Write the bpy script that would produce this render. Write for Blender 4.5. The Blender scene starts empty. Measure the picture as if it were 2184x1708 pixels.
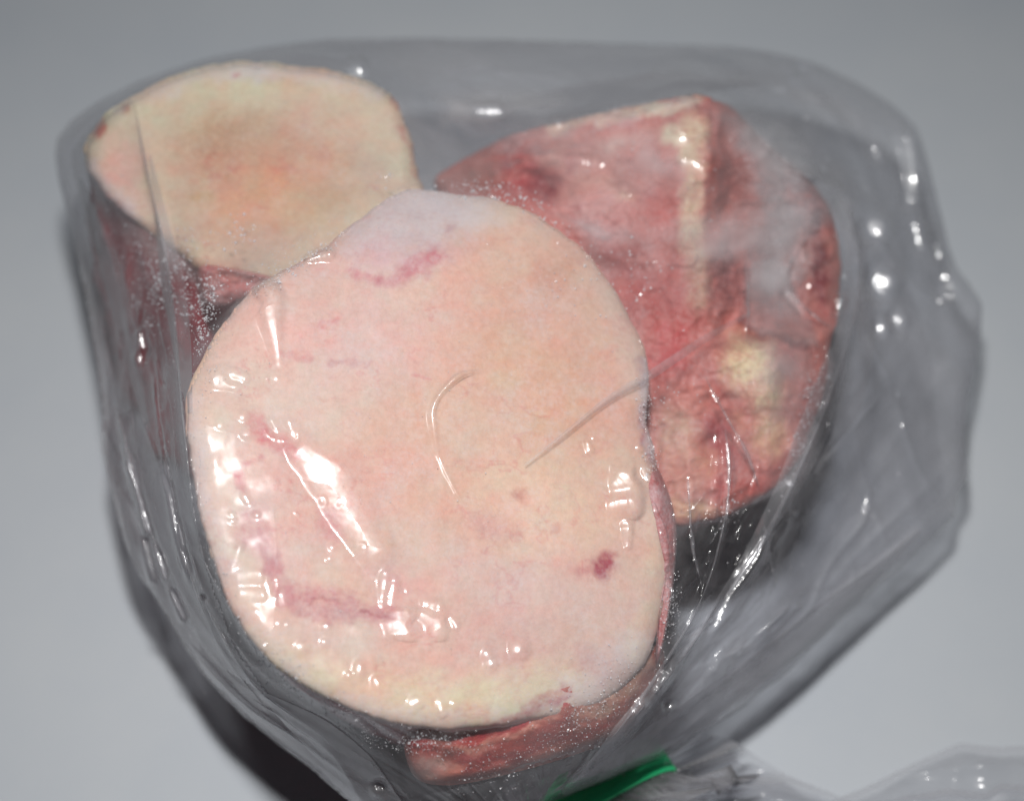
import bpy, math, random
import numpy as np
from mathutils import Vector
from mathutils.bvhtree import BVHTree

random.seed(7)
sc = bpy.context.scene
COL = sc.collection
CM = 0.01

# ------------------------------------------------------------------ camera, world, lamp
TILT = math.radians(30.0)          # view axis from straight down
CAMH = 41.6                        # cm above the table
LENS = 82.0
SX = 36.0 / LENS / 2184.0          # tangent per pixel of a 2184-wide picture
FWD = np.array([0.0, math.sin(TILT), -math.cos(TILT)])
UPV = np.array([0.0, math.cos(TILT), math.sin(TILT)])
RGT = np.array([1.0, 0.0, 0.0])
CAMP = np.array([0.0, 0.0, CAMH])

cam_d = bpy.data.cameras.new('camera')
cam = bpy.data.objects.new('camera', cam_d)
COL.objects.link(cam)
cam.location = (0, 0, CAMH * CM)
cam.rotation_euler = (TILT, 0, 0)
cam_d.lens = LENS
cam_d.sensor_width = 36.0
cam_d.clip_start = 0.01
cam_d.clip_end = 50.0
cam_d.dof.use_dof = True
cam_d.dof.focus_distance = 0.393
cam_d.dof.aperture_fstop = 8.5
sc.camera = cam

w = bpy.data.worlds.new('World')
sc.world = w
w.use_nodes = True
w.node_tree.nodes['Background'].inputs[0].default_value = (0.85, 0.93, 1.0, 1)
w.node_tree.nodes['Background'].inputs[1].default_value = 0.034

# the camera's flash, a little above the lens
fl = bpy.data.lights.new('flash', 'AREA')
fl.shape = 'RECTANGLE'
fl.size = 0.042
fl.size_y = 0.024
fl.energy = 0.66
fl.color = (1.0, 0.985, 0.965)
fl.spread = math.radians(92)
flo = bpy.data.objects.new('flash', fl)
COL.objects.link(flo)
fpos = CAMP + UPV * 17.2 + RGT * -1.2 - FWD * 0.5
faim = np.array([0.0, 18.0, 0.0])
flo.location = Vector(fpos * CM)
flo.rotation_euler = Vector((faim - fpos)).to_track_quat('-Z', 'Y').to_euler()

sc.view_settings.view_transform = 'Standard'
sc.view_settings.look = 'None'
sc.view_settings.exposure = 0.0
sc.view_settings.gamma = 1.0
sc.render.engine = 'CYCLES'
cy = sc.cycles
cy.max_bounces = 8
cy.diffuse_bounces = 3
cy.glossy_bounces = 3
cy.transmission_bounces = 4
cy.transparent_max_bounces = 32
cy.caustics_reflective = False
cy.caustics_refractive = False
cy.sample_clamp_indirect = 3.0
cy.use_denoising = True

# ------------------------------------------------------------------ helpers
def at(px, py, d):
    """points (cm) seen at picture position px,py at depth d along the view axis"""
    px, py, d = np.broadcast_arrays(np.asarray(px, float), np.asarray(py, float), np.asarray(d, float))
    X = (px - 1092.0) * SX
    Y = (854.0 - py) * SX
    return CAMP + d[..., None] * (FWD + X[..., None] * RGT + Y[..., None] * UPV)

def depth_at_height(py, h):
    Y = (854.0 - np.asarray(py, float)) * SX
    return (CAMH - h) / (math.cos(TILT) - Y * math.sin(TILT))

def project(P):
    q = np.asarray(P) - CAMP
    d = q @ FWD
    return 1092.0 + (q @ RGT) / d / SX, 854.0 - (q @ UPV) / d / SX, d

def srgb(r, g, b):
    def f(c):
        c /= 255.0
        return c / 12.92 if c <= 0.04045 else ((c + 0.055) / 1.055) ** 2.4
    return np.array([f(r), f(g), f(b)])

_T = np.random.RandomState(11).rand(64, 256, 256)
def vn(x, y, s=0):
    x = np.asarray(x, float); y = np.asarray(y, float)
    xi = np.floor(x).astype(int); yi = np.floor(y).astype(int)
    fx = x - xi; fy = y - yi
    fx = fx * fx * fx * (fx * (fx * 6 - 15) + 10); fy = fy * fy * fy * (fy * (fy * 6 - 15) + 10)
    t = _T[s % 64]
    a = t[xi & 255, yi & 255]; b = t[(xi + 1) & 255, yi & 255]
    c = t[xi & 255, (yi + 1) & 255]; e = t[(xi + 1) & 255, (yi + 1) & 255]
    return (a * (1 - fx) + b * fx) * (1 - fy) + (c * (1 - fx) + e * fx) * fy
def fbm(x, y, s=0, o=4):
    v = 0.0; a = 0.5; n = 0.0
    for k in range(o):
        v = v + a * vn(x * 2 ** k + 17.3 * k, y * 2 ** k + 5.1 * k, s + k); n += a; a *= 0.5
    return v / n - 0.5
def sstep(a, b, x):
    t = np.clip((x - a) / (b - a), 0, 1)
    return t * t * (3 - 2 * t)

def smooth_closed(pts, n, it=1):
    """closed Catmull-Rom through pts, n samples even along the length"""
    p = np.array(pts, float); m = len(p)
    out = []
    for i in range(m):
        a, b, c, e = p[i - 1], p[i], p[(i + 1) % m], p[(i + 2) % m]
        t = np.linspace(0, 1, 24, endpoint=False)[:, None]
        out.append(0.5 * ((2 * b) + (-a + c) * t + (2 * a - 5 * b + 4 * c - e) * t ** 2 + (-a + 3 * b - 3 * c + e) * t ** 3))
    return resample(np.vstack(out + [out[0][:1]]), n + 1)[:-1]
def smooth_open(pts, n):
    p = np.array(pts, float); m = len(p)
    q = np.vstack([2 * p[0] - p[1], p, 2 * p[-1] - p[-2]])
    out = []
    for i in range(m - 1):
        a, b, c, e = q[i], q[i + 1], q[i + 2], q[i + 3]
        t = np.linspace(0, 1, 16, endpoint=False)[:, None]
        out.append(0.5 * ((2 * b) + (-a + c) * t + (2 * a - 5 * b + 4 * c - e) * t ** 2 + (-a + 3 * b - 3 * c + e) * t ** 3))
    return resample(np.vstack(out + [p[-1:]]), n)
def resample(p, n):
    s = np.r_[0, np.cumsum(np.hypot(*np.diff(p[:, :2], axis=0).T))]
    q = np.linspace(0, s[-1], n)
    return np.stack([np.interp(q, s, p[:, k]) for k in range(p.shape[1])], 1)

def mesh_obj(name, V, F, mat, parent=None, cols=None, smooth=True, origin=None):
    """V in cm; the object's own origin is at its parent (or at origin)"""
    V = np.asarray(V, float)
    o0 = np.zeros(3)
    if parent is not None: o0 = np.array(parent['_o'])
    elif origin is not None: o0 = np.array(origin, float)
    me = bpy.data.meshes.new(name)
    F = np.asarray(F, dtype=np.int32)
    k = F.shape[1]
    me.vertices.add(len(V)); me.vertices.foreach_set('co', ((V - o0) * CM).astype(np.float32).ravel())
    me.loops.add(F.size); me.loops.foreach_set('vertex_index', F.ravel())
    me.polygons.add(len(F)); me.polygons.foreach_set('loop_start', np.arange(0, F.size, k, dtype=np.int32))
    me.update(calc_edges=True); me.validate()
    me.polygons.foreach_set('use_smooth', np.full(len(me.polygons), smooth))
    if cols is not None:
        a = me.color_attributes.new('Col', 'FLOAT_COLOR', 'POINT')
        c = np.ones((len(V), 4), np.float32); c[:, :3] = cols[:, :3]; c[:, 3] = cols[:, 3] if cols.shape[1] > 3 else 0.3
        a.data.foreach_set('color', c.ravel())
    me.materials.append(mat)
    o = bpy.data.objects.new(name, me)
    COL.objects.link(o)
    if parent is not None: o.parent = parent
    else: o.location = Vector(o0 * CM)
    return o

def grid_faces(nr, nc, wrap=False):
    i = np.arange(nr - 1)[:, None]; j = np.arange(nc if wrap else nc - 1)[None, :]
    a = i * nc + j; b = i * nc + (j + 1) % nc
    return np.stack([a + nc, b + nc, b, a], -1).reshape(-1, 4)

def thing(name, label, cat, loc, group=None):
    o = bpy.data.objects.new(name, None)
    COL.objects.link(o)
    o.empty_display_size = 0.02
    o.location = Vector(np.array(loc) * CM)
    o['_o'] = list(map(float, loc)); o['label'] = label; o['category'] = cat
    if group: o['group'] = group
    return o

# ------------------------------------------------------------------ materials
def new_mat(name):
    m = bpy.data.materials.new(name); m.use_nodes = True
    nt = m.node_tree; nt.nodes.clear()
    out = nt.nodes.new('ShaderNodeOutputMaterial')
    return m, nt, out

def N(nt, t, **kw):
    n = nt.nodes.new(t)
    for k, v in kw.items():
        if k in n.inputs: n.inputs[k].default_value = v
        else: setattr(n, k, v)
    return n

def meat_mat(name, rough=0.5, bump=0.25, sss=0.12, tint=0.16):
    m, nt, out = new_mat(name); L = nt.links.new
    at_ = N(nt, 'ShaderNodeAttribute', attribute_name='Col')
    tc = N(nt, 'ShaderNodeTexCoord')
    n1 = N(nt, 'ShaderNodeTexNoise', Scale=170.0, Detail=6.0, Roughness=0.65)
    n2 = N(nt, 'ShaderNodeTexNoise', Scale=900.0, Detail=4.0, Roughness=0.7)
    n3 = N(nt, 'ShaderNodeTexNoise', Scale=45.0, Detail=5.0, Roughness=0.6)
    for n in (n1, n2, n3): L(tc.outputs['Object'], n.inputs['Vector'])
    # pinker in places, paler in others
    mx = N(nt, 'ShaderNodeMix', data_type='RGBA', blend_type='MULTIPLY')
    cr = N(nt, 'ShaderNodeValToRGB')
    cr.color_ramp.elements[0].position = 0.3; cr.color_ramp.elements[0].color = (0.92, 0.80, 0.77, 1)
    cr.color_ramp.elements[1].position = 0.62; cr.color_ramp.elements[1].color = (1.05, 1.03, 1.0, 1)
    L(n1.outputs['Fac'], cr.inputs['Fac'])
    mx.inputs[0].default_value = tint * 2.2
    L(at_.outputs['Color'], mx.inputs[6]); L(cr.outputs['Color'], mx.inputs[7])
    mx2 = N(nt, 'ShaderNodeMix', data_type='RGBA', blend_type='MULTIPLY')
    cr2 = N(nt, 'ShaderNodeValToRGB')
    cr2.color_ramp.elements[0].position = 0.32; cr2.color_ramp.elements[0].color = (0.84, 0.8, 0.79, 1)
    cr2.color_ramp.elements[1].position = 0.6; cr2.color_ramp.elements[1].color = (1.08, 1.08, 1.08, 1)
    L(n2.outputs['Fac'], cr2.inputs['Fac'])
    mx2.inputs[0].default_value = 0.45
    L(mx.outputs[2], mx2.inputs[6]); L(cr2.outputs['Color'], mx2.inputs[7])
    mx3 = N(nt, 'ShaderNodeMix', data_type='RGBA', blend_type='MULTIPLY')
    cr3 = N(nt, 'ShaderNodeValToRGB')
    cr3.color_ramp.elements[0].position = 0.34; cr3.color_ramp.elements[0].color = (0.95, 0.89, 0.87, 1)
    cr3.color_ramp.elements[1].position = 0.64; cr3.color_ramp.elements[1].color = (1.03, 1.0, 0.96, 1)
    L(n3.outputs['Fac'], cr3.inputs['Fac'])
    mx3.inputs[0].default_value = 0.8
    L(mx2.outputs[2], mx3.inputs[6]); L(cr3.outputs['Color'], mx3.inputs[7])
    p = N(nt, 'ShaderNodeBsdfPrincipled', Roughness=rough)
    p.inputs['Specular IOR Level'].default_value = 0.35
    p.inputs['Subsurface Weight'].default_value = sss
    p.inputs['Subsurface Radius'].default_value = (1.0, 0.45, 0.3)
    p.inputs['Subsurface Scale'].default_value = 0.003
    n4 = N(nt, 'ShaderNodeTexNoise', Scale=1300.0, Detail=3.0, Roughness=0.8); L(tc.outputs['Object'], n4.inputs['Vector'])
    n5 = N(nt, 'ShaderNodeTexNoise', Scale=120.0, Detail=5.0, Roughness=0.7); L(tc.outputs['Object'], n5.inputs['Vector'])
    av = N(nt, 'ShaderNodeMath', operation='MULTIPLY_ADD'); av.inputs[1].default_value = 0.55; L(n4.outputs['Fac'], av.inputs[0])
    a5 = N(nt, 'ShaderNodeMath', operation='MULTIPLY_ADD'); a5.inputs[1].default_value = 0.7; L(n5.outputs['Fac'], a5.inputs[0]); L(at_.outputs['Alpha'], a5.inputs[2])
    L(a5.outputs[0], av.inputs[2])
    fm = N(nt, 'ShaderNodeMapRange', interpolation_type='SMOOTHSTEP'); fm.inputs[1].default_value = 0.68; fm.inputs[2].default_value = 1.3; fm.inputs[3].default_value = 0.0; fm.inputs[4].default_value = 0.8
    L(av.outputs[0], fm.inputs[0])
    mx4 = N(nt, 'ShaderNodeMix', data_type='RGBA'); mx4.inputs[7].default_value = (0.62, 0.56, 0.57, 1)
    L(fm.outputs[0], mx4.inputs[0]); L(mx3.outputs[2], mx4.inputs[6])
    L(mx4.outputs[2], p.inputs['Base Color'])
    b = N(nt, 'ShaderNodeBump', Strength=bump, Distance=0.0006)
    ad = N(nt, 'ShaderNodeMath', operation='ADD'); L(n1.outputs['Fac'], ad.inputs[0]); L(n2.outputs['Fac'], ad.inputs[1])
    L(ad.outputs[0], b.inputs['Height']); L(b.outputs['Normal'], p.inputs['Normal'])
    L(p.outputs[0], out.inputs[0])
    return m

def film_mat(name, haze=0.06, edge=0.55, tint=(0.93, 0.93, 0.94), rough=0.09, f0=0.03, mott=0.6, bump=0.25, mapped=False, crinkle=0.0):
    m, nt, out = new_mat(name); L = nt.links.new
    tc = N(nt, 'ShaderNodeTexCoord')
    nz = N(nt, 'ShaderNodeTexNoise', Scale=28.0, Detail=4.0, Roughness=0.62, Distortion=0.6)
    nb = N(nt, 'ShaderNodeTexNoise', Scale=110.0, Detail=2.0, Roughness=0.6)
    L(tc.outputs['Object'], nz.inputs['Vector']); L(tc.outputs['Object'], nb.inputs['Vector'])
    bp = N(nt, 'ShaderNodeBump', Strength=bump, Distance=0.0005)
    # crinkles: flat cells of film meeting in sharp little creases
    bc_ = None
    if crinkle > 0:
        wn = N(nt, 'ShaderNodeTexNoise', Scale=35.0, Detail=1.0); L(tc.outputs['Object'], wn.inputs['Vector'])
        ws = N(nt, 'ShaderNodeVectorMath', operation='MULTIPLY_ADD'); ws.inputs[1].default_value = (0.02, 0.02, 0.02); L(wn.outputs['Color'], ws.inputs[0]); L(tc.outputs['Object'], ws.inputs[2])
        vo = N(nt, 'ShaderNodeTexVoronoi', feature='F1', Scale=62.0); L(ws.outputs[0], vo.inputs['Vector'])
        bc_ = N(nt, 'ShaderNodeBump', Strength=crinkle, Distance=0.004)
        L(vo.outputs['Distance'], bc_.inputs['Height']); L(bc_.outputs['Normal'], bp.inputs['Normal'])
    L(nb.outputs['Fac'], bp.inputs['Height'])
    tr = N(nt, 'ShaderNodeBsdfTransparent', Color=(*tint, 1))
    lw0 = N(nt, 'ShaderNodeLayerWeight', Blend=0.5); pw0 = N(nt, 'ShaderNodeMath', operation='POWER'); pw0.inputs[1].default_value = 2.2
    L(lw0.outputs['Facing'], pw0.inputs[0])
    tm = N(nt, 'ShaderNodeMix', data_type='RGBA'); tm.inputs[6].default_value = (*tint, 1); tm.inputs[7].default_value = (tint[0] * 0.68, tint[1] * 0.68, tint[2] * 0.69, 1)
    L(pw0.outputs[0], tm.inputs[0]); L(tm.outputs[2], tr.inputs['Color'])
    df = N(nt, 'ShaderNodeBsdfDiffuse', Color=(0.80, 0.80, 0.83, 1))
    tl = N(nt, 'ShaderNodeBsdfTranslucent', Color=(0.78, 0.78, 0.82, 1))
    hz = N(nt, 'ShaderNodeMixShader', Fac=0.45)
    L(df.outputs[0], hz.inputs[1]); L(tl.outputs[0], hz.inputs[2])
    lw = N(nt, 'ShaderNodeLayerWeight', Blend=0.5)
    pw = N(nt, 'ShaderNodeMath', operation='POWER'); pw.inputs[1].default_value = 2.6
    if bc_ is not None: L(bc_.outputs['Normal'], lw.inputs['Normal'])
    L(lw.outputs['Facing'], pw.inputs[0])
    mul = N(nt, 'ShaderNodeMath', operation='MULTIPLY'); mul.inputs[1].default_value = edge
    L(pw.outputs[0], mul.inputs[0])
    mr = N(nt, 'ShaderNodeMapRange'); mr.inputs[1].default_value = 0.35; mr.inputs[2].default_value = 0.7
    mr.inputs[3].default_value = haze * (1 - mott); mr.inputs[4].default_value = haze * (1 + mott)
    L(nz.outputs['Fac'], mr.inputs[0])
    ad = N(nt, 'ShaderNodeMath', operation='ADD', use_clamp=True)
    L(mr.outputs[0], ad.inputs[0]); L(mul.outputs[0], ad.inputs[1])
    mixh = N(nt, 'ShaderNodeMixShader')
    if mapped:
        ha = N(nt, 'ShaderNodeAttribute', attribute_name='Col'); hm = N(nt, 'ShaderNodeMath', operation='MULTIPLY')
        L(ad.outputs[0], hm.inputs[0]); L(ha.outputs['Fac'], hm.inputs[1]); ad = hm
    L(ad.outputs[0], mixh.inputs[0]); L(tr.outputs[0], mixh.inputs[1]); L(hz.outputs[0], mixh.inputs[2])
    gs = N(nt, 'ShaderNodeBsdfGlossy', Roughness=rough, Color=(1, 1, 1, 1)); gb = N(nt, 'ShaderNodeBsdfGlossy', Roughness=rough * 3.2, Color=(1, 1, 1, 1))
    L(bp.outputs['Normal'], gs.inputs['Normal']); L(bp.outputs['Normal'], gb.inputs['Normal'])
    gl = N(nt, 'ShaderNodeMixShader', Fac=0.5); L(gs.outputs[0], gl.inputs[1]); L(gb.outputs[0], gl.inputs[2])
    p5 = N(nt, 'ShaderNodeMath', operation='POWER'); p5.inputs[1].default_value = 5.0
    L(lw.outputs['Facing'], p5.inputs[0])
    fr = N(nt, 'ShaderNodeMath', operation='MULTIPLY_ADD', use_clamp=True)
    fr.inputs[1].default_value = 0.8; fr.inputs[2].default_value = f0
    L(p5.outputs[0], fr.inputs[0])
    mixg = N(nt, 'ShaderNodeMixShader')
    if mapped:
        fm_ = N(nt, 'ShaderNodeMath', operation='MULTIPLY'); L(fr.outputs[0], fm_.inputs[0]); L(ha.outputs['Fac'], fm_.inputs[1]); fr = fm_
        tw = N(nt, 'ShaderNodeMix', data_type='RGBA'); tw.inputs[6].default_value = (1, 1, 1, 1); L(ha.outputs['Fac'], tw.inputs[0]); L(tm.outputs[2], tw.inputs[7]); L(tw.outputs[2], tr.inputs['Color'])
    L(fr.outputs[0], mixg.inputs[0]); L(mixh.outputs[0], mixg.inputs[1]); L(gl.outputs[0], mixg.inputs[2])
    L(mixg.outputs[0], out.inputs[0])
    return m

M_face = meat_mat('cut_bone_and_fat', 0.55, 0.2, 0.15, 0.14)
M_meat = meat_mat('frozen_raw_meat', 0.5, 0.5, 0.1, 0.25)
M_film = film_mat('clear_plastic_film', crinkle=0.32, haze=0.12, tint=(0.945, 0.945, 0.955), edge=0.36, rough=0.075, f0=0.022, mott=0.9)
M_back = film_mat('clear_plastic_film_underside', haze=0.05, edge=0.3, bump=0.1)
M_fold = film_mat('doubled_plastic_film', haze=0.18, edge=0.4, rough=0.09)
M_tail = film_mat('gathered_plastic_film', haze=0.09, edge=0.8, rough=0.11, f0=0.02, tint=(0.90, 0.90, 0.91))
M_veil = film_mat('milky_plastic_film', haze=0.40, edge=0.3, rough=0.14, mott=0.55, tint=(0.97, 0.97, 0.97), mapped=True)
M_layer = film_mat('second_layer_of_film', haze=0.05, edge=0.32, rough=0.08, f0=0.02, tint=(0.98, 0.98, 0.985))

m, nt, out = new_mat('white_table_top'); L = nt.links.new
tc = N(nt, 'ShaderNodeTexCoord')
n = N(nt, 'ShaderNodeTexNoise', Scale=14.0, Detail=5.0, Roughness=0.6); L(tc.outputs['Object'], n.inputs['Vector'])
cr = N(nt, 'ShaderNodeValToRGB')
cr.color_ramp.elements[0].position = 0.35; cr.color_ramp.elements[0].color = (0.395, 0.425, 0.465, 1)
cr.color_ramp.elements[1].position = 0.65; cr.color_ramp.elements[1].color = (0.43, 0.455, 0.485, 1)
L(n.outputs['Fac'], cr.inputs['Fac'])
p = N(nt, 'ShaderNodeBsdfPrincipled', Roughness=0.6); p.inputs['Specular IOR Level'].default_value = 0.25
L(cr.outputs[0], p.inputs['Base Color'])
nf = N(nt, 'ShaderNodeTexNoise', Scale=600.0, Detail=3.0); L(tc.outputs['Object'], nf.inputs['Vector'])
b = N(nt, 'ShaderNodeBump', Strength=0.08, Distance=0.0003); L(nf.outputs['Fac'], b.inputs['Height']); L(b.outputs['Normal'], p.inputs['Normal'])
L(p.outputs[0], out.inputs[0]); M_table = m

m, nt, out = new_mat('green_tape'); L = nt.links.new
p = N(nt, 'ShaderNodeBsdfPrincipled', Roughness=0.4)
p.inputs['Base Color'].default_value = (0.03, 0.68, 0.26, 1)
tc = N(nt, 'ShaderNodeTexCoord')
nf = N(nt, 'ShaderNodeTexNoise', Scale=300.0, Detail=3.0); L(tc.outputs['Object'], nf.inputs['Vector'])
b = N(nt, 'ShaderNodeBump', Strength=0.2, Distance=0.0005); L(nf.outputs['Fac'], b.inputs['Height']); L(b.outputs['Normal'], p.inputs['Normal'])
L(p.outputs[0], out.inputs[0]); M_green = m

m, nt, out = new_mat('frost'); L = nt.links.new
p = N(nt, 'ShaderNodeBsdfPrincipled', Roughness=0.22)
p.inputs['Base Color'].default_value = (0.8, 0.8, 0.83, 1)
p.inputs['Specular IOR Level'].default_value = 0.9
tr = N(nt, 'ShaderNodeBsdfTransparent', Color=(0.97, 0.97, 0.98, 1))
mx = N(nt, 'ShaderNodeMixShader', Fac=0.42)
L(tr.outputs[0], mx.inputs[1]); L(p.outputs[0], mx.inputs[2]); L(mx.outputs[0], out.inputs[0]); M_frost = m

# ------------------------------------------------------------------ table
V = np.array([[-150, -120, 0], [150, -120, 0], [150, 180, 0], [-150, 180, 0]], float)
tb = mesh_obj('table_top', V, [[0, 1, 2, 3]], M_table, smooth=False)
tb['kind'] = 'structure'; tb['label'] = 'smooth pale grey table top under the plastic bag'

# ------------------------------------------------------------------ colour painting (albedo marks of the cut faces, some with shade and haze painted in)
def paint(px, py, base, blobs, warp=16.0, seed=3, gain=(1, 1, 1), frost=0.2, frosts=()):
    wx = px + warp * 2 * fbm(px / 46.0, py / 46.0, seed) + warp * 0.8 * fbm(px / 13.0, py / 13.0, seed + 5)
    wy = py + warp * 2 * fbm(px / 46.0, py / 46.0, seed + 9) + warp * 0.8 * fbm(px / 13.0, py / 13.0, seed + 14)
    c = np.tile(srgb(*base), (len(px), 1))
    for bl in blobs:
        if isinstance(bl[0], (list, tuple)):           # stroke: points, half width, colour, strength
            pts, hw, colr, st = bl
            dd = poly_dist(wx, wy, pts)[0]
            wgt = 1 - sstep(0.25, 1.25, dd / hw)
        else:                                          # ellipse: x, y, rx, ry, angle, colour, strength
            cx, cy_, rx, ry, an, colr, st = bl
            ca, sa = math.cos(math.radians(an)), math.sin(math.radians(an))
            ux = (wx - cx) * ca + (wy - cy_) * sa; uy = -(wx - cx) * sa + (wy - cy_) * ca
            wgt = 1 - sstep(0.25, 1.3, np.hypot(ux / rx, uy / ry))
        k = (wgt * st * (0.75 + 0.9 * np.clip(fbm(px / 20.0, py / 20.0, seed + 21) + 0.28, 0, 1)) * (0.62 + 0.75 * np.clip(fbm(px / 8.0, py / 7.0, seed + 23, 3) * 1.6 + 0.5, 0, 1)))[:, None].clip(0, 1)
        c = c * (1 - k) + srgb(*colr) * k
    # pinker and tanner clouds, faint capillaries
    m1 = np.clip(fbm(px / 110.0, py / 90.0, seed + 25, 4) * 2.6, -1, 1)[:, None]; m2 = np.clip(fbm(px / 34.0, py / 26.0, seed + 28, 4) * 2.2, -1, 1)[:, None]
    c = c * (1 + m1 * np.array([0.035, -0.095, -0.075]) + m2 * np.array([0.04, -0.075, -0.08]))
    cap_ = np.clip(1 - np.abs(fbm(px / 60.0, py / 38.0, seed + 33, 4)) * 26, 0, 1) * np.clip(fbm(px / 90.0, py / 90.0, seed + 36, 2) * 4, 0, 1)
    c = c * (1 - cap_[:, None] * np.array([0.06, 0.26, 0.22]))
    c = c * np.array(gain)
    fr = np.full(len(px), frost)
    for (pts, hw, v) in frosts:
        fr = fr + (v - fr) * np.clip((1 - sstep(0.2, 1.0, poly_dist(wx, wy, pts)[0] / hw)), 0, 1)
    return np.c_[c, fr]

def poly_dist(x, y, pts):
    """distance to a polyline and the position (0..1) along it"""
    p = np.array(pts, float)
    seg = np.hypot(*np.diff(p, axis=0).T); tot = seg.sum(); acc = 0.0
    best = np.full(np.shape(x), 1e9); tt = np.zeros(np.shape(x)); sg = np.zeros(np.shape(x))
    for a, b, l in zip(p[:-1], p[1:], seg):
        ex, ey = (b - a) / l
        t = np.clip((x - a[0]) * ex + (y - a[1]) * ey, 0, l)
        qx = x - a[0] - ex * t; qy = y - a[1] - ey * t
        d = np.hypot(qx, qy); k = d < best
        best = np.where(k, d, best); tt = np.where(k, (acc + t) / tot, tt)
        sg = np.where(k, np.sign(ex * qy - ey * qx), sg); acc += l
    return best, tt, sg

# ------------------------------------------------------------------ the three bones
ALL = []     # every solid surface the film lies on: (V, F)

def cut_piece(root, outline, depth_fn, base, blobs, wall_cols, axis, length, taper, centre=None,
              nr=90, ns=300, roll=0.28, seed=3, wall_seed=8, rough=0.03, name='cut_face', wall_name='meat_side', wall_noise=0.18, gain=(1, 1, 1), frost=0.2, frosts=(), wall_frost=0.35):
    o = smooth_closed(outline, ns)
    ang = np.linspace(0, 2 * math.pi, ns, endpoint=False)
    c = np.array(centre if centre else o.mean(0))
    jit = 5.0 * fbm(np.cos(ang) * 9 + 20, np.sin(ang) * 9 + 20, seed + 30) + 2.5 * fbm(np.cos(ang) * 30 + 50, np.sin(ang) * 30 + 50, seed + 31)
    dirs = (o - c); ln = np.hypot(*dirs.T)[:, None]
    o = o + dirs / ln * jit[:, None] * 2
    t = np.r_[np.linspace(0.002, 0.89, nr - 18), np.linspace(0.895, 1.0, 18)]
    P = c + t[:, None, None] * (o - c)[None]
    px, py = P[..., 0].ravel(), P[..., 1].ravel()
    d = depth_fn(px, py)
    d = d + rough * 2.2 * fbm(px / 150.0, py / 150.0, seed + 40, 3) + rough * 0.5 * fbm(px / 30.0, py / 30.0, seed + 41, 3)
    e = np.repeat(np.clip((t - 0.89) / 0.11, 0, 1), ns)
    d = d + roll * (1 - np.sqrt(np.clip(1 - e * e, 0, 1)) * 1.0)
    cols = paint(px, py, base, blobs, seed=seed, gain=gain, frost=frost, frosts=frosts)
    V = at(px, py, d)
    F = grid_faces(len(t), ns, True)[:, ::-1]
    f = mesh_obj(name, V, F, M_face, root, cols)
    ALL.append((V, F))
    # the side under the rim
    rim = V[-ns:]
    ax = np.array(axis, float); ax /= np.linalg.norm(ax)
    cc = at(c[0], c[1], depth_fn(np.array([c[0]]), np.array([c[1]])))[0]
    K = 46
    s = np.linspace(0, 1, K)
    R = rim - cc; R = R - (R @ ax)[:, None] * ax
    W = []
    for k in range(K):
        nz = fbm(np.cos(ang) * 2.6 + 9 + s[k] * 1.7, np.sin(ang) * 2.6 + 9 - s[k] * 2.3, wall_seed, 4)
        nz2 = fbm(np.cos(ang) * 9 + s[k] * 7, np.sin(ang) * 9 + s[k] * 3, wall_seed + 3, 3)
        q = rim + ax * s[k] * length - R * (taper * s[k] ** 1.3)
        un = R / np.linalg.norm(R, axis=1)[:, None]
        amp = min(1.0, s[k] * 6)
        q = q + un * ((nz * 2.4 * wall_noise * 2 + nz2 * wall_noise) * amp)[:, None]
        q[:, 2] = np.maximum(q[:, 2], 0.12)
        W.append(q)
    W = np.array(W)
    low = W[-1].copy(); lc = low.mean(0)
    caps = [lc + (low - lc) * g for g in (0.85, 0.6, 0.3, 0.01)]
    W = np.vstack([W.reshape(-1, 3)] + caps)
    F = grid_faces(K + 4, ns, True)[:, ::-1]
    S = np.r_[np.repeat(s, ns), np.ones(4 * ns)]
    A = np.tile(ang, K + 4)
    fat, red, dark = [srgb(*x) for x in wall_cols]
    n1 = fbm(np.cos(A) * 3 + 3, np.sin(A) * 3 + S * 3, wall_seed + 6)
    n2 = fbm(np.cos(A) * 11 + 3 + S * 3, np.sin(A) * 11 + S * 9, wall_seed + 9)
    k = sstep(0.02, 0.13, S + n1 * 0.16 + n2 * 0.07)[:, None]
    g = np.clip(0.5 + n1 * 2.2 + n2 * 1.4, 0, 1)[:, None]
    cw = fat * (1 - k) + (red * (1 - g) + dark * g) * k
    cw = np.c_[cw, wall_frost + 0.5 * n1 + 0.25 * (1 - k[:, 0])]
    wmesh = mesh_obj(wall_name, W, F, M_meat, root, cw)
    ALL.append((W, F))
    return f, wmesh

G = 'frozen meat and bone pieces in the plastic bag'

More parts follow.
